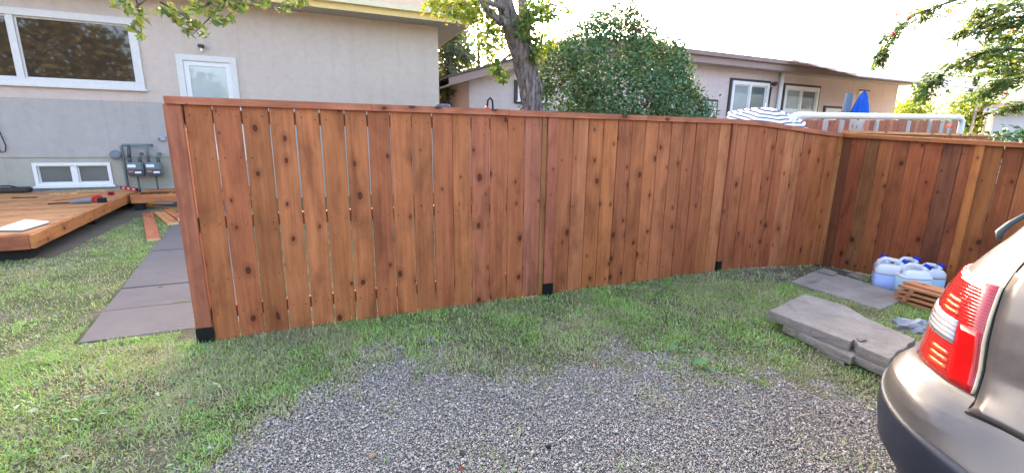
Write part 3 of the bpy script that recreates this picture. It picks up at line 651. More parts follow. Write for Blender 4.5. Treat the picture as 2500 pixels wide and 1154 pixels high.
# =================================================================== SLABS, JUGS, LUMBER ON THE RIGHT
CS = concrete('old_concrete', (158, 147, 138))
def rough_slab(label, px, z0, th, name='concrete_slab', seed=0, group='old concrete slabs by the driveway', tilt=(0, 0)):
    g = random.Random(seed); P = [on_z(*q, z0 + th)[:2] for q in px]; c = sum(P) / len(P); poly = []
    for i in range(len(P)):
        a, b = P[i] - c, P[(i + 1) % len(P)] - c; k = max(3, int(np.linalg.norm(b - a) / .06))
        for j in range(k):
            q = a + (b - a) * j / k; n_ = np.array([(b - a)[1], -(b - a)[0]]) / np.linalg.norm(b - a); q = q + n_ * g.uniform(-.006, .006) * (1 if j else .3); poly.append(tuple(q))
    ar = sum(poly[i][0] * poly[(i + 1) % len(poly)][1] - poly[(i + 1) % len(poly)][0] * poly[i][1] for i in range(len(poly)))
    if ar < 0: poly = poly[::-1]
    bm = bmesh.new(); n_ = len(poly)
    rings = [[(x * .985, y * .985, 0) for x, y in poly], [(x + g.uniform(-.004, .004), y + g.uniform(-.004, .004), th * g.uniform(.25, .55)) for x, y in poly], [(x, y, th - g.uniform(.005, .011)) for x, y in poly], [(x * (1 - .012), y * (1 - .012), th + g.uniform(-.0015, .0015)) for x, y in poly]]
    vs_ = [[bm.verts.new(q) for q in r] for r in rings]
    for a, b in zip(vs_[:-1], vs_[1:]):
        for j in range(n_): bm.faces.new((a[j], a[(j + 1) % n_], b[(j + 1) % n_], b[j]))
    bm.faces.new(vs_[0][::-1]); bm.faces.new(vs_[-1]); me = bpy.data.meshes.new(name); bm.to_mesh(me); bm.free(); me.materials.append(CS)
    o = bpy.data.objects.new(name, me); COL.objects.link(o); o.location = (c[0], c[1], z0); o.rotation_euler = (tilt[0], tilt[1], 0); return tag(o, label, 'slab', group)
rough_slab('flat concrete slab on the ground in front of the water jugs', [(1930, 686), (2002, 656), (2222, 722), (2150, 756)], -.045, .06, seed=1)
rough_slab('broken bottom slab of the stack, half buried in grass', [(1985, 842), (2050, 815), (2120, 850), (2060, 885)], -.03, .05, seed=2)
rough_slab('middle slab of the stack, left half under the top slab', [(1912, 792), (1975, 752), (2110, 800), (2150, 850), (2080, 872)], .025, .055, seed=3)
rough_slab('middle slab of the stack, short right half under the top slab', [(2083, 866), (2150, 815), (2262, 838), (2165, 900)], .025, .055, seed=4)
rough_slab('large worn top slab of the stack with a broken notch in its front edge', [(1876, 757), (1962, 716), (2058, 742), (2110, 772), (2160, 795), (2236, 826), (2172, 876), (2096, 843), (2086, 829), (2076, 833)], .082, .068, seed=5)
rough_slab('small broken flake lying on top of the slab stack', [(2092, 824), (2106, 818), (2116, 826), (2102, 832)], .1502, .010, seed=9)
rough_slab('small concrete shard against the right fence', [(2068, 668), (2085, 664), (2125, 679), (2115, 687)], -.1, .03, seed=7)
rough_slab('thin shard of concrete at the back corner of the flat slab', [(1996, 661), (2010, 654), (2045, 664), (2036, 671)], .018, .014, seed=8)
# jugs
def jugmat(name, c):
    n = NT(name); n.bsdf(n.mix(n.noise(n.coord(), 6., 3), [k * .92 for k in lin(c)], lin(c)), .35, None, .4, Subsurface_Weight=.25, Subsurface_Radius=(.06, .06, .06)); MATS[name] = n.m; return n.m
JW = jugmat('jug_plastic', (222, 226, 236)); JB = jugmat('jug_blue_fluid', (172, 190, 238)); JG = jugmat('jug_teal_fluid', (178, 208, 226)); BLU = simple('blue_cap', (34, 52, 170), .4, .08)
def jug(label, px, rz, fill, fluid, k=1., hh=None):
    p = on_ground(*px); z = float(ground_z(p[0], p[1])); 
    t_ = thing('plastic_jug', label, 'jug', (p[0], p[1], z + .002), rz, 'water jugs by the fence')
    H_, w, d = .30 * k, .125 * k, .085 * k
    def ring(z, sx, sy, e=.35, n=20):
        o = []
        for j in range(n):
            a = 2 * math.pi * j / n; c, s = math.cos(a), math.sin(a); o.append((math.copysign(abs(c) ** e, c) * sx, math.copysign(abs(s) ** e, s) * sy, z))
        return o
    def loft(rings, name, mat, parent, cap=(1, 1)):
        m = MB(); n = len(rings[0]); m.v = [q for r in rings for q in r]
        for i in range(len(rings) - 1): m.f += [(i * n + j, i * n + (j + 1) % n, (i + 1) * n + (j + 1) % n, (i + 1) * n + j) for j in range(n)]
        if cap[0]: m.f.append(tuple(range(n - 1, -1, -1)))
        if cap[1]: m.f.append(tuple((len(rings) - 1) * n + j for j in range(n)))
        return m.build(name, mat, parent, True)
    loft([ring(.0, w * .93, d * .93), ring(.012, w, d), ring(fill * H_, w, d)], 'filled_part', fluid, t_)
    loft([ring(fill * H_ + .0005, w, d), ring(.58 * H_, w, d), ring(.70 * H_, w * .97, d * .95), ring(.8 * H_, w * .8, d * .72), ring(.84 * H_, w * .55, d * .45)], 'upper_body', JW, t_)
    MB().tube([(-w * .85, 0, .70 * H_), (-w * .8, 0, .92 * H_), (-w * .45, 0, 1.0 * H_), (w * .2, 0, .97 * H_), (w * .5, 0, .86 * H_)], .019 * k, 8).build('handle', JW, t_, True)
    sp = MB().tube([(w * .5, 0, .78 * H_), (w * .72, 0, .93 * H_)], .03 * k, 10).build('spout', JW, t_, True)
    MB().tube([(w * .7, 0, .915 * H_), (w * .84, 0, 1.0 * H_)], .034 * k, 12).build('cap', BLU, sp, True)
jug('front left plastic jug holding blue fluid beside the flat slab', (2166, 706), RZ - 1.0, .52, JB, 1.05)
jug('front right plastic jug holding pale teal fluid with blue cap', (2222, 719), RZ - .6, .6, JG, 1.0)
jug('white jug at the back left, nearest the fence', (2150, 690), RZ + .6, .4, JB, .95)
jug('white jug with handle behind the two front jugs', (2205, 697), RZ - .3, .4, JW, 1.0)
jug('pale jug at the right end of the jug row', (2262, 708), RZ - .5, .5, JG, .9)
# lumber pile
lp = on_z(2292, 758, 0); base = np.array([lp[0] + .03, lp[1] + .02, 0.])
pa = math.atan2(*(on_z(2320, 722, .1) - on_z(2225, 696, .1))[[1, 0]])
def batten(lab, u, v, z, l, w, th, rot=0.):
    o = MB().box(-l / 2, l / 2, -w / 2, w / 2, 0, th).build('cedar_batten', WX, None, bevel=.002, color=cd(206, 144, 104, rnd.uniform(.85, 1.05)))
    c_, s_ = math.cos(pa), math.sin(pa); o.location = (base[0] + u * c_ - v * s_, base[1] + u * s_ + v * c_, z + .001); o.rotation_euler = (0, 0, pa + rot); tag(o, lab, 'lumber', 'cedar pile by the car')
z = 0.
for k, nm in enumerate(('bottom', 'second', 'third', 'fourth')):
    batten(nm + ' layer long cedar batten at the front of the pile by the car', 0, -.10, z, .62 - .03 * k, .085, .022, .03 * k - .04)
    batten(nm + ' layer long cedar batten at the back of the pile by the car', .02, .08, z, .58, .085, .022, -.03 * k + .03)
    if k < 3:
        batten(nm + ' left cross stick in the pile by the car', -.2 + .02 * k, 0, z + .0235, .3, .04, .022, 1.57); batten(nm + ' right cross stick in the pile by the car', .2, 0, z + .0235, .3, .04, .022, 1.5)
    z += .047
batten('top cedar board of the small pile by the jugs', -.02, -.03, z - .0235, .5, .14, .022, -.05)
o = MB().box(-.3, .3, -.05, .05, 0, .02).build('leaning_board', WX, None, bevel=.002, color=cd(170, 100, 66)); o.location = (base[0] - .03, base[1] - .26, .1); o.rotation_euler = (math.radians(50), math.radians(-14), .62); tag(o, 'reddish board leaning on the small lumber pile', 'lumber')
# crumpled plastic
p = on_z(2235, 808, 0.0); bm = bmesh.new(); bmesh.ops.create_icosphere(bm, subdivisions=3, radius=1)
g = random.Random(5)
for v in bm.verts:
    k = 1 + .22 * math.sin(v.co.x * 7 + v.co.y * 5) * math.cos(v.co.y * 9 + v.co.z * 6) + g.uniform(-.07, .07); v.co = Vector((v.co.x * .15 * k, v.co.y * .10 * k, max(v.co.z * .085 * k, -.01)))
me = bpy.data.meshes.new('plastic_bag'); bm.to_mesh(me); bm.free(); me.materials.append(simple('grey_plastic_film', (150, 150, 160), .22, .2, 10, 0, .6)); o = bpy.data.objects.new('plastic_bag', me); COL.objects.link(o); o.location = (p[0], p[1], .008); o.rotation_euler = (0, 0, -.4); tag(o, 'crumpled grey plastic sheet between the slab stack and the car', 'plastic bag')

# =================================================================== CAR (rear left corner in view)
PT = NT('car_paint'); v = PT.coord(False); fl = PT.noise(v, 900., 2); du = PT.noise(v, 7., 7, .75)
cc = PT.mix(fl, (.06, .053, .054), (.10, .09, .091)); cc = PT.mix(PT.math('MULTIPLY', PT.ramp(du, .5, .75), .3), cc, (.18, .16, .152))
PT.bsdf(cc, PT.math('MULTIPLY_ADD', du, .28, .26), None, .45, Metallic=.2, Coat_Weight=.4, Coat_Roughness=.14); PAINT = PT.m
PLAS = simple('car_dark_plastic', (34, 38, 50), .42, .15, 30, .05, .4); GAP = simple('car_seam', (12, 11, 11), .8, .1)
n = NT('lamp_red'); v = n.coord(False, (1, 1, 1)); wv = n.n('ShaderNodeTexWave', wave_type='BANDS', bands_direction='Z'); wv.inputs['Scale'].default_value = 34.; n.t.links.new(v, wv.inputs['Vector'])
n.bsdf(n.mix(wv.outputs[0], (.36, .008, .010), (.52, .02, .022)), .08, n.bump(wv.outputs[0], .25, .003), .6, Coat_Weight=1., Subsurface_Weight=.3, Subsurface_Radius=(.05, .01, .01)); LRED = n.m
n = NT('lamp_clear'); v = n.coord(False); wv = n.n('ShaderNodeTexWave', wave_type='BANDS', bands_direction='Z'); wv.inputs['Scale'].default_value = 22.; n.t.links.new(v, wv.inputs['Vector'])
n.bsdf(n.mix(wv.outputs[0], (.36, .33, .35), (.55, .52, .55)), .1, n.bump(wv.outputs[0], .5, .004), .6, Coat_Weight=1.); LCLR = n.m
AMB = simple('amber_glint', (236, 84, 26), .12, .2, 60, .3, .7); LRD2 = simple('deep_red_lens', (178, 12, 18), .12, .08, 30, 0, .6)
CARAZ = math.radians(10)
car = thing('parked_car', 'dusty taupe minivan with red tail lamp parked at the right edge', 'car', (0, 0, 0), CARAZ)
car.location = (1.42, .62, 0)
PROF = [(.26, .06, .80, .30, 4.15), 
    (.33, -.06, .86, .34, 4.25), 
    (.45, -.125, .905, .36, 4.3), 
    (.56, -.14, .92, .37, 4.3), (.64, -.135, .918, .37, 4.28), (.68, -.12, .91, .36, 4.27), (.703, -.085, .895, .34, 4.26), (.718, -.035, .875, .30, 4.25), (.745, -.012, .865, .28, 4.2), (.80, 0, .866, .28, 4.1), (.88, .012, .862, .28, 4.0), (.95, .03, .852, .27, 3.6), (1.02, .055, .835, .26, 3.3), (1.08, .085, .81, .26, 3.1), (1.15, .135, .78, .25, 2.95), (1.25, .2, .75, .25, 2.8), (1.4, .28, .72, .25, 2.5), (1.52, .36, .69, .25, 2.25), (1.6, .45, .65, .26, 2.1), (1.66, .58, .56, .28, 1.9), (1.69, .82, .4, .3, 1.7)]
PA = np.array(PROF)
def car_pt(u, z, off=0.):
    """u: arc distance from the rear centre line, positive to the left"""
    xr, w, r = (np.interp(z, PA[:, 0], PA[:, k]) for k in (1, 2, 3)); sg = 1 if u >= 0 else -1; u = abs(u); L0 = w - r; A = r * math.pi / 2
    flush = float(np.interp(z, [.56, .80], [-.14, 0])) if .56 < z < .80 else xr      # the bumper ledge fades out towards the tailgate
    k_ = float(sstep(.42, .62, np.array(u))); xr = flush + (xr - flush) * k_
    if u < L0: x, y, nx_, ny_ = 0, u, -1, 0
    elif u < L0 + A:
        a = (u - L0) / r; x, y, nx_, ny_ = r - r * math.cos(a), L0 + r * math.sin(a), -math.cos(a), math.sin(a)
    else: x, y, nx_, ny_ = r + (u - L0 - A), w, 0, 1
    crown = .07 * min(1, (y / w)) ** 2
    return ((xr + x + crown + nx_ * off), sg * (y + ny_ * off), z)
def patch(name, mat, parent, ulo, uhi, z0, z1, off, nu=14, nz=14, thick=.012):
    m = MB(); zs = np.linspace(z0, z1, nz)
    for o_ in (off, off - thick):
        for z in zs:
            a, b = ulo(z), uhi(z)
            for j in range(nu): m.v.append(car_pt(a + (b - a) * j / (nu - 1), z, o_))
    K = nu * nz
    for i in range(nz - 1):
        for j in range(nu - 1):
            a = i * nu + j; m.f.append((a, a + nu, a + nu + 1, a + 1)); m.f.append((K + a, K + a + 1, K + a + nu + 1, K + a + nu))
    rim = [j for j in range(nu)] + [i * nu + nu - 1 for i in range(1, nz)] + [(nz - 1) * nu + j for j in range(nu - 2, -1, -1)] + [i * nu for i in range(nz - 2, 0, -1)]
    for a, b in zip(rim, rim[1:] + rim[:1]): m.f.append((a, b, K + b, K + a))
    return m.build(name, mat, parent, True)
# body shell
zs = np.unique(np.concatenate([PA[:, 0], np.linspace(.24, 1.69, 60)])); m = MB(); ring_n = None
for z in zs:
    xr, w, r, xf = (np.interp(z, PA[:, 0], PA[:, k]) for k in (1, 2, 3, 4)); hl = w - r + r * math.pi / 2
    us = list(np.linspace(0, w - r, 7)) + list(np.linspace(w - r, hl, 12))[1:]
    left = [car_pt(u, z) for u in us]; bx = left[-1][0]; rf_ = min(.35, w - .05)
    left += [(bx + (xf - rf_ - bx) * k / 8, w, z) for k in range(1, 9)]
    left += [(xf - rf_ + rf_ * math.sin(a), w - rf_ + rf_ * math.cos(a), z) for a in np.linspace(0, math.pi / 2, 7)[1:]] + [(xf + .04, 0, z)]
    ring = left + [(x, -y, zz) for x, y, zz in left[-2:0:-1]]; ring_n = len(ring); m.v += ring
for i in range(len(zs) - 1):
    for j in range(ring_n): a, b = i * ring_n + j, i * ring_n + (j + 1) % ring_n; m.f.append((a, a + ring_n, b + ring_n, b))
m.f.append(tuple(range(ring_n))); m.f.append(tuple((len(zs) - 1) * ring_n + j for j in range(ring_n - 1, -1, -1)))
body = m.build('body', PAINT, car, True)
def patch2(name, mat, parent, u0, u1, zlo, zhi, off, nu=30, nz=12, thick=.012):
    m = MB(); us = np.linspace(u0, u1, nu)
    for o_ in (off, off - thick):
        for i in range(nz):
            for u in us: m.v.append(car_pt(u, zlo(abs(u)) + (zhi(abs(u)) - zlo(abs(u))) * i / (nz - 1), o_))
    K = nu * nz
    for i in range(nz - 1):
        for j in range(nu - 1):
            a = i * nu + j; m.f.append((a, a + nu, a + nu + 1, a + 1)); m.f.append((K + a, K + a + 1, K + a + nu + 1, K + a + nu))
    rim = [j for j in range(nu)] + [i * nu + nu - 1 for i in range(1, nz)] + [(nz - 1) * nu + j for j in range(nu - 2, -1, -1)] + [i * nu for i in range(nz - 2, 0, -1)]
    for a, b in zip(rim, rim[1:] + rim[:1]): m.f.append((a, b, K + b, K + a))
    return m.build(name, mat, parent, True)
ui = lambda z: float(np.interp(z, [.735, .88, 1.03], [.548, .578, .602]))
HLn = lambda z: float(np.interp(z, PA[:, 0], PA[:, 2] - PA[:, 3] + PA[:, 3] * math.pi / 2))
CHR = simple('pale_lens_rim', (225, 205, 170), .3, .05, 20, 0, .6)
for sgn in (1, -1):
    lo = lambda z, s=sgn: s * ui(z); hi = lambda z, s=sgn: s * (HLn(z) + .06 + .25 * (z - .735))
    z0, z1 = .735, 1.03
    lm = patch('tail_lamp', LRED, car, lo, hi, z0, z1, .012)
    patch('reversing_lens', LCLR, lm, lambda z, s=sgn: s * (ui(z) + .075), lambda z, s=sgn: s * (HLn(z) + .0), .838, .905, .0155, 10, 5, .006)
    for a_, b_ in ((.757, .768), (.777, .788), (.797, .808), (.918, .927), (.935, .944), (.952, .961)): patch('amber_glint', AMB, lm, lambda z, s=sgn: s * (ui(z) + .085), lambda z, s=sgn: s * (ui(z) + .16), a_, b_, .0145, 6, 3, .006)  # amber bars paint the sun glints in the lamp prism
    patch('inner_lens', LRD2, lm, lambda z, s=sgn: s * (ui(z) + .003), lambda z, s=sgn: s * (ui(z) + .07), z0 + .004, .90, .0150, 6, 10, .006)
    patch('lamp_rim', CHR, lm, lambda z, s=sgn: s * (ui(z) - .004), lambda z, s=sgn: s * (ui(z) - .001), z0, z1, .011, 2, 14, .02)
tg = lambda z: float(np.interp(z, [.70, .74, 1.03, 1.2, 1.5], [.515, .535, .592, .60, .56]))
patch('tailgate', PAINT, car, lambda z: -tg(z), tg, .703, 1.075, .004, 40, 30)
for sgn in (1, -1): patch('tailgate_seam', GAP, car, lambda z, s=sgn: s * (tg(z) + .001), lambda z, s=sgn: s * (tg(z) + .006), .697, 1.45, .0018, 2, 30, .02)
patch2('tailgate_seam', GAP, car, -.52, .52, lambda u: .697, lambda u: .7015, .0018, 40, 3, .02)
patch('rear_window', glass('car_glass', (20, 22, 24), .03, .8), car, lambda z: -(.56 - .1 * (z - 1.1)), lambda z: .56 - .1 * (z - 1.1), 1.08, 1.5, .008, 24, 12)
patch2('bumper_lower', PLAS, car, -1.2, 1.2, lambda u: .265, lambda u: float(np.interp(u, [0, .44, .65, .87, 1.2], [.55, .575, .60, .622, .64])), .006, 90, 16)
patch('side_window', MATS['car_glass'], car, lambda z: HLn(z) + .25 + .3 * (z - 1.1), lambda z: HLn(z) + 1.9 - .8 * (z - 1.1), 1.1, 1.45, .004, 24, 8)
MB().tube([car_pt(.0, 1.10, .02), car_pt(.0, 1.10, .05), car_pt(.2, 1.12, .04), car_pt(.42, 1.17, .03)], [.02, .018, .01, .007], 8).build('rear_wiper', BLK, car, True)
MB().tube([car_pt(.80, 1.128, .012), car_pt(.79, 1.15, .03), car_pt(.78, 1.18, .03), car_pt(.76, 1.22, .02)], [.007, .012, .010, .007], 8).build('glass_hinge', GMd, car, True)
for x in (.85, 3.4):
    for y in (.83, -.83):
        w_ = MB().lathe([(.2, -.1), (.31, -.1), (.335, -.07), (.335, .07), (.31, .1), (.2, .1)], 28).build('wheel', BLK, car, True); w_.rotation_euler = (math.pi / 2, 0, 0); w_.location = (x, y, .335)
        MB().lathe([(.05, -.105), (.19, -.103), (.2, .103), (.05, .105)], 20).build('rim', MET, w_, True)

# =================================================================== HOUSE BEHIND THE FENCE
D2 = 9.3; S0 = 4.94
h2 = thing('long_bungalow', 'pinkish stucco bungalow with brown fascia behind the shrub', 'house', fp(S0, D2))
ST4 = stucco('pink_stucco', (204, 186, 182), 60.); BRF = simple('brown_fascia', (150, 128, 122), .6, .08, 6); BRS = simple('brown_gutter', (136, 116, 112), .6, .1, 6); BRT = simple('dark_brown_trim', (70, 60, 60), .6, .1)
xa = 8.5 - S0; xe = 26.2 - S0
zl, zt = 2.98, 4.02
def slabx(pts, y0, y1):       # polygon in xz extruded along y
    n = len(pts); m = MB(); m.v = [(x, y0, z) for x, z in pts] + [(x, y1, z) for x, z in pts]
    m.f = [tuple(range(n)), tuple(range(2 * n - 1, n - 1, -1))] + [(i, n + i, n + (i + 1) % n, (i + 1) % n) for i in range(n)]; return m
slabx([(0, -.1), (xe - .5, -.1), (xe - .5, zt), (xa, zt), (0, zl)], 0, .25).build('wall', ST4, h2)
MB().box(xe - .75, xe - .5, .251, 7, -.1, zt).build('side_wall', ST4, h2); MB().box(.001, .25, .251, 7, -.1, zl).build('side_wall', ST4, h2)
OH = -.55
sl = (zt - zl) / xa
slabx([(-.75, zl - .75 * sl), (xa, zt + .0), (xa, zt + .26), (-.75, zl - .75 * sl + .2)], OH, OH + .04).build('rake_board', BRF, h2)
slabx([(-.74, zl - .74 * sl + .01), (xa, zt + .005), (xa, zt + .03), (-.74, zl - .74 * sl + .035)], OH + .042, 7.4).build('soffit', SOF, h2)
slabx([(-.8, zl - .8 * sl + .21), (xa, zt + .27), (xa, zt + .33), (-.8, zl - .8 * sl + .27)], OH - .05, 7.5).build('roof', SH, h2)
MB().box(xa + .001, xe, OH, OH + .04, zt - .02, zt + .26).build('fascia', BRF, h2); MB().box(xa + .001, xe, OH - .12, OH - .002, zt + .20, zt + .34).build('gutter', BRS, h2)
MB().box(xa + .001, xe - .01, OH + .042, 7.4, zt + .005, zt + .035).build('soffit', SOF, h2)
MB().add([(xa + .001, OH - .1, zt + .345), (xe + .05, OH - .1, zt + .345), (xe + .05, 7.5, zt + .345), (xa + .001, 7.5, zt + .345), (xa + .001, 3.4, zt + .75), (xe - 2.5, 3.4, zt + .75)],
         [(0, 1, 5, 4), (2, 3, 4, 5), (1, 2, 5), (3, 0, 4), (0, 3, 2, 1)]).build('roof', SH, h2)
GLC = glass('curtained_glass', (150, 156, 158), .04, .7)
def h2win(px0, px1, mull=True):
    a = on_d(*px0, D2); b = on_d(*px1, D2); x0, x1, z1, z0 = a[0] - S0, b[0] - S0, a[2], b[2]
    w = window(h2, x0, x1, z0, z1, [(x0 + x1) / 2] if mull else [], [GLC, GLG], WT, .12, -.05, .04, sash=.04)
    t_ = MB(); t_.box(x0 - .09, x1 + .09, -.06, -.001, z1 + .001, z1 + .09); t_.box(x0 - .09, x0 - .001, -.06, -.001, z0 - .09, z1); t_.box(x1 + .001, x1 + .09, -.06, -.001, z0 - .09, z1); t_.box(x0 - .001, x1 + .001, -.06, -.001, z0 - .09, z0 - .05)
    t_.build('outer_trim', BRT, w)
h2win((1786, 197), (1865, 284)); h2win((1915, 209), (1988, 277)); h2win((1262, 204), (1338, 249)); h2win((1712, 248), (1742, 285), False); h2win((2013, 264), (2045, 292), False)
p = on_d(1910, 180, D2 - .1); MB().tube([(p[0] - S0, -.12, zt + .0), (p[0] - S0, -.12, 2.6), (p[0] - S0, -.12, .1)], .08, 10).build('downspout', WT, h2, True)
p = on_d(1888, 207, D2 - .1); q = MB().lathe([(.06, .1), (.1, .08), (.1, .0), (.03, -.06)], 12).build('wall_light', BRT, h2, True); q.location = (p[0] - S0, -.16, p[2]); MB().box(-.03, .03, .05, .16, 0, .06).build('bracket', BRT, q)
MB().tube([(p[0] - S0, -.03, p[2] - .1), (p[0] - S0 - .05, -.03, 2.3), (p[0] - S0 - .1, -.03, 1.)], .03, 6).build('conduit', BRT, h2, True)
p = on_d(2098, 229, D2); q = MB().lathe([(.0, -.03), (.22, -.03), (.22, .0), (.0, .0)], 20).build('wall_plaque', simple('cream_plaque', (228, 214, 196), .6, .1), h2, True); q.rotation_euler = (math.pi / 2, 0, 0); q.location = (p[0] - S0, -.02, p[2])
# patio cover hung from the eave
pc = thing('patio_cover', 'brown slatted patio cover with white strips as slits of light at the right end of the far house', 'patio cover', fp(17.5, D2 - .6, 0))
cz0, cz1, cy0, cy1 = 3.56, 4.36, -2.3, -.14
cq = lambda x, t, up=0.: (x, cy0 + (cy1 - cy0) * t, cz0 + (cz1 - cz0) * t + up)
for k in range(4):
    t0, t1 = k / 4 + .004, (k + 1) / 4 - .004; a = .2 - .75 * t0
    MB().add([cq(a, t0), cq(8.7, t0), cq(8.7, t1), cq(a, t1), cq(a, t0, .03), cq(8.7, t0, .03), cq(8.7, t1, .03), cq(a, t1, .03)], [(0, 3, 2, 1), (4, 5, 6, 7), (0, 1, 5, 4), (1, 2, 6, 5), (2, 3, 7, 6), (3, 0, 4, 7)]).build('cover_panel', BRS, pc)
    MB().add([cq(a - .03, t0, .031), cq(8.6, t0, .031), cq(8.6, t0 + .03, .031), cq(a - .03, t0 + .03, .031), cq(a - .03, t0, .09), cq(8.6, t0, .09), cq(8.6, t0 + .03, .09), cq(a - .03, t0 + .03, .09)], [(0, 3, 2, 1), (4, 5, 6, 7), (0, 1, 5, 4), (1, 2, 6, 5), (2, 3, 7, 6), (3, 0, 4, 7)]).build('batten', simple('light_slit_white', (240, 236, 230), .5, .03), pc)  # white strips stand in for bright light slits between the panels
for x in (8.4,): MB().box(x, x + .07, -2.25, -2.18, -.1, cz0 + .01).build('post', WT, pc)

# =================================================================== FENCES, PIPE, UMBRELLAS IN THE NEIGHBOUR'S YARD
nf = thing('weathered_fence', 'patchy fence of brown and grey boards below the white pipe', 'fence', fp(10.0, 3.6))
x = 0; i = 0
while x < 7.9:
    w = rnd.uniform(.18, .26); z = 1.90 + .026 * x; r = rnd.random()
    c = cd(150, 92, 72) if r < .5 else (cd(172, 112, 84) if r < .72 else cd(168, 164, 166))
    board(nf, 'board', .2, x + .1, 0, 0, z + rnd.uniform(-.03, .0), c, WZ, .02); x += .203; i += 1
for z in (.5, 1.5): MB().box(0, 7.9, .012, .05, z, z + .09).build('rail', WXP, nf, color=cd(140, 110, 90))
for x in (.0, 2.6, 5.2, 7.9): MB().box(x - .05, x + .05, .051, .14, -.02, 1.95 + .026 * x).build('post', WZ, nf, color=cd(160, 120, 96))
cf = thing('capped_fence', 'neighbour fence with pale flat cap rail just above the right fence', 'fence', fp(8.8, 1.25))
for k in range(36): board(cf, 'board', .148, .08 + k * .15, 0, 0, 1.575, cd(158, 98, 62), WZ, .02)
for a, b in ((0, 2.7), (2.702, 5.42)): MB().box(a, b, -.05, .07, 1.577, 1.617).build('cap_board', WX, cf, color=cd(206, 150, 98))
for x in (.0, 2.7, 5.4): MB().box(x - .045, x + .045, .012, .1, -.02, 1.576).build('post', WZ, cf, color=cd(160, 100, 66))
pp = thing('white_pipe_frame', 'white plastic pipe frame with rounded elbow above the fences', 'pipe frame', fp(9.2, 2.5))
PV = simple('white_pvc', (214, 222, 226), .35, .05, 8, 0, .5)
xe2 = 15.35 - 9.2
MB().tube([(0, 0, 0), (0, 0, 1.78), (.06, 0, 1.9), (.18, 0, 1.92), (xe2 - .3, 0, 2.05), (xe2 - .1, 0, 2.04), (xe2, 0, 1.98), (xe2 + .03, 0, 1.86), (xe2 + .03, 0, 0)], .062, 14).build('pipe', PV, pp, True)
for x, z in ((2.6, 1.973), (xe2 - .32, 2.05)): MB().tube([(x, 0, z), (x + .05, 0, z + .001)], .07, 14).build('coupling', PV, pp, True)
# striped umbrella
n = NT('navy_white_stripes'); tc = n.n('ShaderNodeTexCoord'); sx = n.n('ShaderNodeSeparateXYZ'); n.t.links.new(tc.outputs['Object'], sx.inputs[0])
fr_ = n.math('FRACT', n.math('MULTIPLY', sx.outputs[2], 22.)); k = n.ramp(fr_, .60, .66)
n.bsdf(n.mix(k, lin((216, 218, 226)), lin((84, 84, 108))), .8, None, .1); STR = n.m
um = thing('striped_umbrella', 'tilted patio umbrella with navy and white stripes above the fence', 'umbrella', fp(9.12, 3.0, 0))
cz = 1.95
m = MB(); n8 = 8; R_ = .78
prof = [(0.02, .25), (.25, .225), (.5, .17), (.75, .10), (1., .02)]
for r, z in prof:
    for j in range(n8 * 4):
        a = 2 * math.pi * j / (n8 * 4); sg = 1 - .075 * abs(math.sin(a * n8 / 2)) ** 1.2 * r
        m.v.append((R_ * r * sg * math.cos(a), R_ * r * sg * math.sin(a), z - .04 * r * abs(math.sin(a * n8 / 2))))
nn = n8 * 4
for i in range(len(prof) - 1):
    for j in range(nn): m.f.append((i * nn + j, (i + 1) * nn + j, (i + 1) * nn + (j + 1) % nn, i * nn + (j + 1) % nn))
m.f.append(tuple(range(nn)))
cn = m.build('canopy', STR, um); cn.location = (0, 0, cz - .12); cn.rotation_euler = (math.radians(13), math.radians(-9), .3)
md = cn.modifiers.new('thick', 'SOLIDIFY'); md.thickness = .008
MB().tube([(0, 0, 0), (0, .02, 1.2), (0, .02, cz + .2)], .022, 8).build('pole', MET, um, True); MB().lathe([(.22, 0), (.22, .05), (.05, .09), (.03, .3)], 16).build('base', BLK, um, True)
# closed blue umbrella and folded grey one beside it
p = on_d(2102, 250, 5.2); bu = thing('closed_umbrella', 'closed bright blue patio umbrella by the far house wall', 'umbrella', fp(p[0], 5.2, 0))
m = MB(); n_ = 20
prof = [(.22, 2.22), (.20, 2.3), (.15, 2.55), (.10, 2.75), (.06, 2.87), (.02, 2.92)]
for i, (r, z) in enumerate(prof):
    for j in range(n_): a = 2 * math.pi * j / n_; k = 1 + (.22 if j % 2 else -.16); m.v.append((r * k * math.cos(a) * .95 + (z - 2.2) * .12, r * k * math.sin(a), z - (.06 if (j % 2 and i == 0) else 0)))
for i in range(len(prof) - 1): m.f += [(i * n_ + j, i * n_ + (j + 1) % n_, (i + 1) * n_ + (j + 1) % n_, (i + 1) * n_ + j) for j in range(n_)]
m.f.append(tuple((len(prof) - 1) * n_ + j for j in range(n_))); m.build('canopy', simple('blue_canvas', (30, 92, 190), .8, .12, 10), bu)
MB().tube([(0, 0, 0), (0, 0, 2.3), (.09, 0, 2.96)], .025, 8).build('pole', BRT, bu, True); MB().box(-.15, .3, -.03, .03, 2.93, 2.96).build('crank_arm', BRT, bu); MB().lathe([(.25, 0), (.25, .06), (.04, .1)], 14).build('base', BLK, bu, True)
p = on_d(2068, 250, 5.4); gp = thing('folded_gazebo', 'folded blue grey gazebo frame standing left of the blue umbrella', 'gazebo', fp(p[0], 5.4, 0))
for x in (-.1, 0.0, .1): MB().tube([(x * 1.2, 0, 0), (x * .8 + .05, 0, 2.86)], .055, 8).build('leg', simple('slate_fabric', (92, 108, 128), .8, .15, 8), gp, True)
MB().box(-.16, .16, -.08, .08, 1.2, 2.2).build('sleeve', MATS['slate_fabric'], gp, bevel=.03)
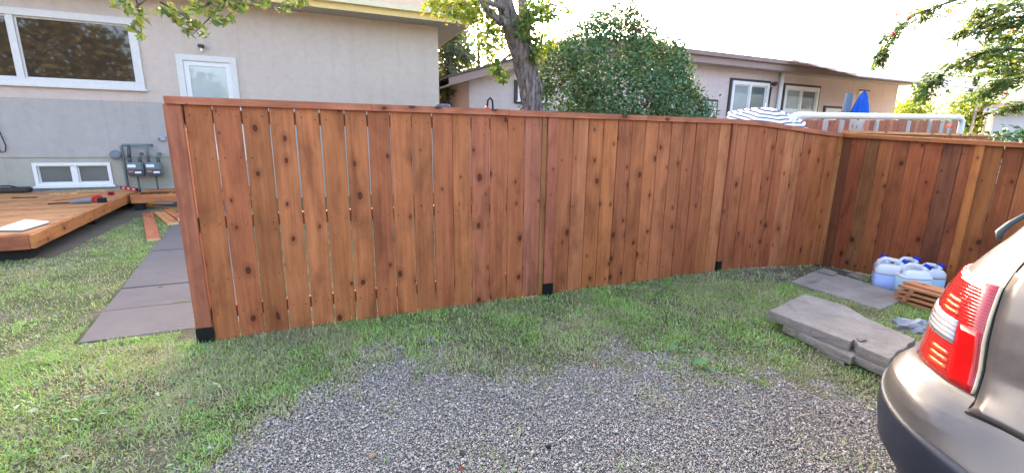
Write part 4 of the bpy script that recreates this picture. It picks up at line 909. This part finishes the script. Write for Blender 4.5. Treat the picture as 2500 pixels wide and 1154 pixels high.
# gooseneck above the fence and dark box by the house corner
p = on_d(1197, 268, 1.2); t_ = thing('hose_stand', 'black gooseneck hose stand with red tap poking above the fence', 'hose stand', fp(p[0], 1.2, 0))
MB().tube([(.03, 0, 0), (.03, 0, 1.74), (.025, 0, 1.81), (.0, 0, 1.84), (-.03, 0, 1.81), (-.04, 0, 1.72)], .011, 8).build('neck', BLK, t_, True); MB().lathe([(.02, 1.66), (.03, 1.68), (.03, 1.73), (.012, 1.75)], 10, (-.04, 0)).build('tap', RED, t_, True)
p = on_d(1081, 258, 6.3); t_ = thing('covered_barbecue', 'dark grey box top showing at the house corner above the fence', 'barbecue', fp(p[0], 6.3, 0))
MB().box(-.12, .14, -.2, .2, 1.9, 2.1).build('lid', simple('slate_cover', (98, 100, 112), .6, .1), t_, bevel=.04); MB().box(-.1, .12, -.18, .18, 0, 1.9).build('cabinet', BLK, t_, bevel=.01)

# =================================================================== TREES AND SHRUBS
BARK = NT('grey_bark'); v = BARK.coord(False, (1, 1, .22)); a_ = BARK.noise(v, 26., 5, .65, .6); b2 = BARK.noise(v, 8., 4, .6, .3)
BARK.bsdf(BARK.mix(BARK.ramp(a_, .35, .65), (.06, .05, .048), (.34, .29, .27)), .92, BARK.bump(BARK.math('ADD', a_, b2), 1., .05), .1); BARK = BARK.m
TWIG = simple('dark_twig', (70, 58, 50), .9, .2, 30, .2)
LM = leafmat('tree_leaf', .45, .42); LB = leafmat('shrub_leaf', .12, .5); LN = leafmat('needle', .2, .6)
def W3(px, py, d): q = on_d(px, py, d); return fp(*q)
def at_y(px, py, Yd): r = ray(px, py); return CV + r * (Yd / r[1])
DKG = [(.09, .185, .095), (.065, .14, .08), (.12, .21, .095)]; YLG = [(.2, .25, .04), (.26, .29, .05), (.13, .2, .04)]; MIDG = [(.08, .14, .04), (.055, .11, .035), (.11, .17, .045)]
def to_local(root, P): return np.asarray(P) - np.array(root.location)
# -- leaning grey tree
tb = on_d(1303, 272, 2.5); tr = thing('leaning_tree', 'leaning grey barked tree with leafy boughs behind the fence', 'tree', fp(tb[0] + .1, 2.5, 0), 0)
tl = lambda P: [tuple(to_local(tr, p)) for p in P]
pts = [fp(tb[0] + .12, 2.5, -.1), fp(tb[0] + .1, 2.5, .5)] + [W3(*q, 2.5) for q in ((1303, 272), (1290, 215), (1272, 140), (1250, 70), (1230, 0), (1205, -90), (1190, -200), (1190, -330))]
pp_ = []
for a, b in zip(pts[:-1], pts[1:]): pp_ += [a + (b - a) * k / 5 for k in range(5)]
pp_.append(pts[-1]); rad = np.interp(np.arange(len(pp_)), [0, 5, 10, 20, 30, 45], [.21, .165, .145, .13, .12, .05])
MB().tube(tl(pp_), list(rad), 18, True, .05).build('trunk', BARK, tr, True)
pts2 = [W3(1312, 230, 2.55), W3(1296, 170, 2.6), W3(1284, 100, 2.65), W3(1276, 20, 2.7), W3(1272, -80, 2.8), W3(1300, -260, 2.9)]
pq = []
for a, b in zip(pts2[:-1], pts2[1:]): pq += [a + (b - a) * k / 4 for k in range(4)]
MB().tube(tl(pq), list(np.linspace(.10, .055, len(pq))), 14, True, .05).build('second_stem', BARK, tr, True)
limbs = [([(1232, 20), (1190, 5), (1140, 12), (1085, 8)], 2.3, .04), ([(1236, 60), (1205, 40), (1170, 0), (1120, -60)], 2.2, .06), ([(1262, 120), (1225, 150), (1212, 165), (1222, 188)], 2.3, .025), ([(1284, 60), (1310, 30), (1345, 10), (1390, 25)], 2.6, .03),
         ([(1225, -60), (1000, -120), (760, -60), (560, -20), (480, 25)], 1.9, .05), ([(760, -60), (560, -90), (400, -40), (330, 20)], 1.6, .035)]
for L_, d, r in limbs:
    P = [W3(*q, d) for q in L_]; MB().tube(tl(P), list(np.linspace(r, r * .25, len(P))), 7).build('limb', BARK, tr, True)
cl = [(1060, 8, 24, 60, 1), (1095, 14, 34, 130, 1), (1130, 28, 34, 130, 1), (1165, 12, 30, 120, 1), (1150, 45, 18, 40, 1), (1195, 40, 28, 70, 2), (1200, 80, 26, 60, 2), (1180, 105, 26, 45, 2), (1195, 125, 22, 30, 2),
      (1290, 45, 28, 150, 0), (1318, 25, 32, 170, 0), (1338, 40, 22, 60, 0), (1272, 65, 16, 90, 0), (1268, 85, 14, 60, 0), (1304, 95, 26, 110, 0), (1318, 125, 26, 110, 2), (1300, 140, 14, 40, 0), (1212, 158, 14, 60, 0), (1226, 186, 17, 70, 2), (1206, 172, 12, 40, 2), (1388, 28, 9, 10, 0), (1370, 8, 10, 12, 0), (1345, 110, 18, 40, 2)]
C, K = [], []
for x, y, r, cnt, kind in cl:
    for _ in range(int(cnt * 1.5)):
        px, py = x + rnd.gauss(0, r * .55), y + rnd.gauss(0, r * .5); C.append(W3(px, py, 2.45 + rnd.gauss(0, .22))); K.append(kind)
K = np.array(K); n1 = len(C); base = np.zeros((n1, 3))
for kind, pal in ((0, MIDG), (1, YLG), (2, MIDG + YLG)):  # yellow clusters have sunlight from behind put into their leaf colour
    s_ = K == kind; base[s_] = palette(int(s_.sum()), pal, 20 + kind, .25, .2)
leaves(to_local(tr, C), .075, LM, 'foliage', tr, base, .62, .5, 31)
C = []
for cx, cy, cz_, rr in ((1.4, 5.6, 5.2, 1.1), (.2, 6.2, 5.8, 1.2), (2.2, 6.6, 6.0, 1.1), (.9, 7., 6.8, 1.2), (-1.2, 5.6, 5.2, 1.0)):
    for _ in range(90):
        c = np.array([cx, cy, cz_]) + rng.normal(0, rr * .5, 3); C += list(c + rng.normal(0, .16, (16, 3)))
C = np.array(C); C = C[C[:, 2] > 4.1]
leaves(to_local(tr, C), .085, LM, 'upper_foliage', tr, palette(len(C), MIDG, 24, .25, .2), .62, .4, 33)
C = []
for x, y, r, cnt in ((300, 8, 16, 14), (325, 25, 18, 18), (340, 55, 16, 16), (348, 90, 10, 7), (322, 70, 10, 8), (405, 25, 22, 26), (440, 38, 22, 26), (470, 60, 20, 24), (500, 84, 14, 12), (460, 80, 16, 14), (520, 50, 20, 20), (548, 52, 14, 10), (480, 15, 24, 26), (540, 12, 28, 34), (590, 6, 24, 30), (640, 4, 20, 20), (690, 18, 16, 14), (735, 4, 18, 18)):
    for _ in range(int(cnt * 1.0)): C.append(W3(x + rnd.gauss(0, r * .6), y + rnd.gauss(0, r * .45), 1.7 + rnd.gauss(0, .12)))
leaves(to_local(tr, C), .10, LM, 'hanging_leaves', tr, palette(len(C), [(.10, .15, .06), (.075, .125, .05), (.13, .17, .06)], 25, .25, .15), .42, .35, 35)
for x0, y0, x1, y1 in ((330, -10, 345, 85), (390, 5, 480, 60), (560, -10, 470, 85), (600, -10, 540, 55)):
    MB().tube(tl([W3(x0, y0, 1.7), W3((x0 + x1) / 2 + 4, (y0 + y1) / 2, 1.7), W3(x1, y1, 1.7)]), [.008, .006, .003], 5).build('twig', TWIG, tr, True)

# -- big shrub
OUT = np.array([on_d(*q, 3.0)[[0, 2]] for q in ((1306, 300), (1298, 230), (1303, 180), (1330, 135), (1372, 115), (1385, 88), (1420, 58), (1470, 36), (1505, 22), (1522, 8), (1545, 40), (1582, 58), (1598, 108), (1632, 94), (1656, 114), (1660, 160), (1676, 200), (1704, 240), (1732, 300))])
OUT = np.concatenate([OUT, [[7.4, .5], [4.3, .5]]])
sh = thing('tall_shrub', 'tall dense dark green shrub standing between fence and far house', 'shrub', fp(5.7, 3.2, 0), 0)
Cs = []
while len(Cs) < 1800:
    a, b = rng.uniform(3.7, 7.9), rng.uniform(.6, 3.6)
    if not in_poly(np.array([a]), np.array([b]), OUT)[0]: continue
    dist = min(np.linalg.norm(OUT - [a, b], axis=1)); th = min(1.0, .25 + dist * .8)
    dd = 3.2 + (rng.uniform(-1, 1) if rng.random() < .6 else rng.choice([-1, -.9, -.8])) * th
    Cs.append((a, dd, b))
Cs = np.array(Cs); C = []; O_ = []
shade = vnoise(Cs[:, 0] * 1.0, Cs[:, 2] * 1.0, 2.2, 71)
cols = []
for (a, dd, b), hsh in zip(Cs, shade):
    m_ = 22; c = fp(a, dd, b) + rng.normal(0, 1, (m_, 3)) * [.07, .07, .09]; C.append(c)
    pal = DKG if hsh < .62 else [(.10, .18, .075), (.08, .155, .06), (.14, .21, .075)]
    if hsh > .75 and rng.random() < .3: pal = [(.10, .15, .05), (.09, .05, .045)]
    cols.append(palette(m_, pal, rng.integers(1e6), .3, .2))
C = np.concatenate(C); leaves(to_local(sh, C), .07, LB, 'foliage', sh, np.concatenate(cols), .56, -.1, 41)
stems = MB()
for k in range(9):
    a = rng.uniform(5.1, 6.3); e = Cs[rng.integers(len(Cs))]
    P = [fp(a, 3.2 + rng.uniform(-.3, .3), 0), fp(a + (e[0] - a) * .35, 3.2, .9), fp(a + (e[0] - a) * .7, 3.2 + (e[1] - 3.2) * .6, 1.7), fp(e[0], e[1], max(e[2], 1.9))]
    MB().tube([tuple(to_local(sh, p)) for p in P], [.035, .028, .02, .008], 7).build('stem', TWIG, sh, True)

# -- conifers and far trees
def spruce(label, px, ytop, Yd, width, n=3200, zb=0., lean=0., pal=((.05, .085, .06), (.035, .065, .045)), group='spruces beyond the houses'):
    b = at_y(px, 330, Yd); t = at_y(px, ytop, Yd); Ht = t[2]; root = thing('spruce_tree', label, 'tree', (b[0], b[1], 0), 0, group)
    MB().tube([(0, 0, 0), (lean * .5, 0, Ht * .5), (lean, 0, Ht)], [.14, .09, .015], 8).build('trunk', TWIG, root, True)
    C, A = [], []; nb = int(n / 28)
    for _ in range(nb):
        z = rng.uniform(.8, Ht); L_ = width * (1 - z / Ht) ** .8 * rng.uniform(.6, 1.1) + .08; a = rng.uniform(0, 6.28)
        for k in range(28):
            t_ = rng.random(); C.append((math.cos(a) * L_ * t_ + lean * z / Ht, math.sin(a) * L_ * t_, z - .35 * L_ * t_ ** 1.4 + rng.normal(0, .05))); A.append((math.cos(a), math.sin(a), -.3))
    C = np.array(C) + rng.normal(0, .05, (len(C), 3)); leaves(C, .26, LN, 'foliage', root, palette(len(C), list(pal), 5, .3, .1), .26, .2, int(px), .1, 1.2, np.array(A))
def bushy(name, label, px, py, rx, ry, Yd, n, size, pal, group=None, seed=1, cat='tree'):
    c = at_y(px, py, Yd); k = Yd / F; root = thing(name, label, cat, (c[0], c[1], 0), 0, group)
    g = np.random.default_rng(seed); m_ = n // 14; d = g.normal(size=(m_, 3)); d /= np.linalg.norm(d, axis=1)[:, None]; r = g.uniform(.45, 1.05, (m_, 1)) ** .6
    r *= 1 + .25 * np.sin(d[:, :1] * 5 + seed) * np.cos(d[:, 2:] * 4)
    cc_ = d * r * [rx * k, rx * k * .8, ry * k] + [0, 0, c[2]]; C = (cc_[:, None] + g.normal(0, size * 1.1, (m_, 14, 3))).reshape(-1, 3); C = C[C[:, 2] > .1]
    leaves(C, size, LM, 'foliage', root, palette(len(C), pal, seed, .3, .2), .6, .2, seed)
    MB().tube([(0, 0, -.05), (.1, 0, c[2] * .6), (0, 0, c[2] + ry * k * .5)], [.12, .09, .03], 8).build('trunk', TWIG, root, True)
spruce('grey green spruce rising between the two houses', 1098, -60, 15.5, 1.9, 6200, pal=((.16, .2, .14), (.11, .15, .1), (.2, .22, .13)))
bushy('leafy_tree', 'bright yellow green tree in the gap between the houses', 1120, 235, 55, 60, 21., 2600, .16, YLG, None, 3)
bushy('leafy_tree', 'loose pale tree high between the house eave and the leaning trunk', 1165, 80, 70, 100, 20., 4200, .15, [(.12, .16, .07), (.16, .19, .08)], None, 4)
bushy('leafy_tree', 'soft grey green tree low in the gap beside the beige house', 1095, 150, 45, 75, 18., 2600, .14, [(.15, .19, .09), (.2, .24, .1), (.11, .15, .08)], None, 7)
spruce('small distant spruce right of the far house', 2222, 208, 38., 1.5, 1000)
bushy('leafy_tree', 'yellow green bush below the small distant spruce', 2225, 272, 46, 28, 34., 1500, .24, YLG, None, 5)
bushy('leafy_tree', 'sunlit bush between the white elbow and the garage', 2375, 285, 52, 48, 20., 2600, .16, YLG + MIDG, None, 6)
spruce('thin leaning spruce top above the sunlit bush', 2318, 185, 27., 1.0, 1000, lean=.9)
# -- garage far right
gq = at_y(2418, 330, 17.); gg = thing('far_garage', 'pale garage with brown roof at the far right edge', 'garage', (gq[0], gq[1], 0), -.72)
zt2 = at_y(2430, 274, 17.)[2]
MB().box(0, 6, 0, 5, 0, zt2).build('wall', stucco('pale_siding', (226, 216, 214), 30.), gg)
MB().box(-.35, 6.3, -.35, -.3, zt2 - .02, zt2 + .14).build('fascia', WT, gg)
MB().add([(-.4, -.36, zt2 + .15), (6.4, -.36, zt2 + .15), (6.4, 5.4, zt2 + .15), (-.4, 5.4, zt2 + .15), (1.5, 2.5, zt2 + .8), (5, 2.5, zt2 + .8)], [(0, 1, 5, 4), (2, 3, 4, 5), (1, 2, 5), (3, 0, 4), (0, 3, 2, 1)]).build('roof', simple('red_brown_shingle', (140, 112, 100), .9, .2, 20, .3), gg)
MB().box(2.2, 4.8, -.03, .0, .05, 2.1).build('garage_door', WT, gg)
# -- mountain ash over the right edge
ra = thing('mountain_ash', 'mountain ash with red berries hanging in from the upper right', 'tree', (7.9, 5.2, 0), 0); RY = 5.3
rl = lambda P: [tuple(to_local(ra, p)) for p in P]
MB().tube([(0, 0, -.05), (.05, 0, 1.5), (-.1, .05, 3.), (-.5, .05, 4.2)], [.16, .13, .1, .05], 10).build('trunk', BARK, ra, True)
curves = [([(2148, 148), (2158, 118), (2185, 75), (2235, 35), (2300, 12), (2400, -20), (2560, -40)], 26, 9), ([(2345, 82), (2375, 55), (2410, 25), (2470, 10), (2600, 20)], 26, 14), ([(2240, 232), (2275, 200), (2330, 160), (2400, 128), (2470, 120), (2640, 150)], 38, 13),
          ([(2420, 60), (2460, 45), (2510, 40), (2600, 40)], 30, 20), ([(2400, 150), (2450, 160), (2500, 150), (2600, 160)], 40, 24), ([(2395, 232), (2430, 205), (2480, 190), (2600, 190)], 22, 15), ([(2450, 262), (2490, 258), (2600, 250)], 8, 7), ([(2440, 100), (2480, 95), (2600, 100)], 14, 14)]
LC, LA, LCol = [], [], []
for ci, (cv, nl, rr) in enumerate(curves):
    P = [at_y(x, y, RY + .25 * math.sin(ci * 2.1)) for x, y in cv]; P.append(np.array([7.6, 5.2, 2.2 + .3 * ci])) 
    MB().tube(rl(P), list(np.linspace(.003, .02, len(P))), 6).build('branch', TWIG, ra, True)
    for _ in range(int(nl * 3.4)):
        t_ = rng.uniform(0, len(cv) - 1.6); k = int(t_); q = P[k] + (P[k + 1] - P[k]) * (t_ - k) + rng.normal(0, rr * RY / F * .75, 3)
        ax = (P[k] - P[k + 1]); ax = ax / np.linalg.norm(ax) + rng.normal(0, .5, 3) + [0, 0, -.45]; ax /= np.linalg.norm(ax); sd_ = np.cross(ax, rng.normal(0, .3, 3) + [0, 0, 1]); sd_ /= np.linalg.norm(sd_)
        for j in range(6):
            for sg in (-1, 1):
                LC.append(q + ax * (j * .022) + sd_ * sg * .02 - np.array([0, 0, .01])); LA.append(ax * .6 + sd_ * sg)
        LCol.append(np.repeat(palette(1, [(.05, .10, .04), (.075, .13, .045), (.11, .14, .04)], rng.integers(1e6), .25, .2), 12, 0))
leaves(to_local(ra, LC), .056, LM, 'foliage', ra, np.concatenate(LCol), .4, .1, 55, .15, 6., np.array(LA))
BER = simple('red_berries', (206, 44, 36), .4, .2, 30)
for x, y in ((2190, 36), (2161, 79), (2181, 84), (2228, 42), (2166, 123), (2150, 147), (2320, 30), (2246, 243), (2338, 192), (2453, 228), (2315, 309), (2482, 75), (2470, 180), (2440, 60)):
    bm = bmesh.new(); c = at_y(x, y, RY - .02) - np.array(ra.location)
    for _ in range(11): bmesh.ops.create_icosphere(bm, subdivisions=1, radius=.0075, matrix=Matrix.Translation(Vector(c) + Vector((rnd.gauss(0, .017), rnd.gauss(0, .017), rnd.gauss(0, .010)))))
    me = bpy.data.meshes.new('berry_cluster'); bm.to_mesh(me); bm.free(); me.materials.append(BER); o = bpy.data.objects.new('berry_cluster', me); COL.objects.link(o); o.parent = ra
# vine over the right fence
vb = fp(SX + .35, -1.45, 0); vi = thing('leafy_vine', 'green leafy plant poking over the right fence at the frame edge', 'plant', vb, 0)
C = vb + np.concatenate([rng.normal(0, 1, (260, 3)) * [.13, .13, .05] + [0, 0, 1.5], rng.normal(0, 1, (200, 3)) * [.12, .12, .4] + [.05, 0, .8]])
leaves(to_local(vi, C), .06, LB, 'foliage', vi, palette(len(C), [(.06, .15, .05), (.05, .12, .06)], 9, .25, .1), .6, .1, 61); MB().tube([(0, 0, 0), (.02, 0, .8), (0, 0, 1.5)], .012, 6).build('stem', TWIG, vi, True)

# =================================================================== LITTER ON THE GROUND
def leafmesh(L_, w, mat, nm):
    m = MB(); n_ = 6
    for k in range(n_ + 1):
        t_ = k / n_; ww = w * math.sin(math.pi * min(1, t_ * .95 + .03)) ** .8; z = .012 * math.sin(t_ * 3.1); m.v += [(L_ * (t_ - .5), -ww, z + .006), (L_ * (t_ - .5), 0, z), (L_ * (t_ - .5), ww, z + .007)]
    for k in range(n_): a = k * 3; m.f += [(a, a + 3, a + 4, a + 1), (a + 1, a + 4, a + 5, a + 2)]
    o = m.build(nm, mat, None, True); return o
FL = simple('fallen_pale_leaf', (176, 176, 140), .7, .12, 20); FG = simple('fallen_green_leaf', (104, 140, 78), .6, .12, 20); FB = simple('fallen_brown_leaf', (150, 130, 100), .8, .15, 20)
protos = [leafmesh(.06, .010, FL, 'fallen_leaf'), leafmesh(.075, .013, FG, 'fallen_leaf'), leafmesh(.05, .012, FB, 'fallen_leaf')]
labs = ['pale narrow fallen leaf lying in the lawn grass', 'green narrow fallen leaf lying in the lawn grass', 'brown fallen leaf lying in the lawn grass']
grp = ['pale fallen leaves', 'green fallen leaves', 'brown fallen leaves']; used = [0, 0, 0]
spots = [(rnd.uniform(20, 560), rnd.uniform(860, 1140)) for _ in range(44)] + [(rnd.uniform(30, 330), rnd.uniform(640, 850)) for _ in range(14)] + [(rnd.uniform(600, 1500), rnd.uniform(830, 900)) for _ in range(8)]
for x, y in spots:
    if 190 < x < 470 and 560 < y < 845: continue
    k = rnd.choices([0, 1, 2], [5, 4, 2])[0]; p = on_z(x, y, .03); o = protos[k] if not used[k] else protos[k].copy()
    if used[k]: COL.objects.link(o)
    used[k] = 1; o.location = (p[0], p[1], .028); o.rotation_euler = (rnd.uniform(-.3, .3), rnd.uniform(-.3, .3), rnd.gauss(.3, .8)); s_ = rnd.uniform(.4, .95); o.scale = (s_, s_, s_); tag(o, labs[k], 'leaf', grp[k])
sg_ = thing('leaf_sprig', 'fresh green leaf sprig lying where gravel meets the grass', 'leaf sprig', (*on_z(1690, 880, 0)[:2], .012), 0)
BIGL = simple('broad_green_leaf', (86, 128, 78), .6, .12, 14)
for (x, y), a, L_ in (((1645, 850), .6, .085), ((1665, 858), 2.2, .055), ((1710, 888), -.4, .10), ((1738, 905), 1.0, .055), ((1692, 893), 1.9, .045)):
    o = leafmesh(L_, L_ * .26, BIGL, 'leaf'); o.parent = sg_; p = on_z(x, y, .03); o.location = (p[0] - sg_.location.x, p[1] - sg_.location.y, .02); o.rotation_euler = (.2, -.1, a)
p0, p1 = on_z(1640, 850, .02), on_z(1725, 898, .02); MB().tube([tuple(p0 - np.array([*sg_.location[:2], 0])), (0, 0, .015), tuple(p1 - np.array([*sg_.location[:2], 0]))], .003, 5).build('stalk', FG, sg_, True)
def pebble(label, px, sc, mat, seed):
    bm = bmesh.new(); bmesh.ops.create_icosphere(bm, subdivisions=2, radius=1); g = random.Random(seed)
    for v in bm.verts: k = 1 + g.uniform(-.12, .12); v.co = Vector((v.co.x * sc[0] * k, v.co.y * sc[1] * k, v.co.z * sc[2] * k))
    me = bpy.data.meshes.new('pebble'); bm.to_mesh(me); bm.free(); me.materials.append(mat); o = bpy.data.objects.new('pebble', me); COL.objects.link(o); p = on_z(*px, 0); o.location = (p[0], p[1], sc[2] * .9 + .004); o.rotation_euler = (0, 0, g.uniform(0, 3)); return tag(o, label, 'stone')
pebble('small dark stone lying alone in the gravel at right of centre', (1338, 1095), (.014, .011, .009), BLK, 1); pebble('brown stone in the gravel below the fence middle', (910, 1118), (.02, .013, .011), FB, 2); pebble('dark brown stone near the bottom gravel edge', (1130, 1110), (.018, .011, .01), BRT, 3)
pebble('reddish brick chip at the bottom edge of the gravel', (1125, 1148), (.017, .011, .007), simple('brick_red', (120, 62, 54), .8, .2, 40), 4); pebble('bright red bit of plastic where gravel meets grass', (1455, 890), (.02, .008, .006), RED, 5)

# =================================================================== TREES ACROSS THE DRIVEWAY (mirrored in the windows)
for lab, s_, d_, zc, rr, n_, pal, sd2 in (('big tree mirrored as dark foliage in the large left window', -11.5, -14, 4.8, 3.6, 4200, [(.07, .07, .03), (.10, .085, .04), (.05, .06, .025)], 81), ('smaller tree mirrored in the glass of the white back door', -6.2, -15, 3.4, 2.0, 1800, MIDG, 82)):
    q = fp(s_, d_, 0); root = thing('leafy_tree', lab, 'tree', q, 0, None); g = np.random.default_rng(sd2); m_ = n_ // 12
    d3 = g.normal(size=(m_, 3)); d3 /= np.linalg.norm(d3, axis=1)[:, None]; cc_ = d3 * g.uniform(.3, 1., (m_, 1)) ** .5 * [rr, rr, rr * .75] + [0, 0, zc]
    C = (cc_[:, None] + g.normal(0, .3, (m_, 12, 3))).reshape(-1, 3); C = C[C[:, 2] > .3]
    leaves(C, .42, LM, 'foliage', root, palette(len(C), pal, sd2, .3, .15), .6, .2, sd2); MB().tube([(0, 0, -.05), (.1, 0, zc * .5), (0, 0, zc + .5)], [.25, .2, .06], 9).build('trunk', BARK, root, True)
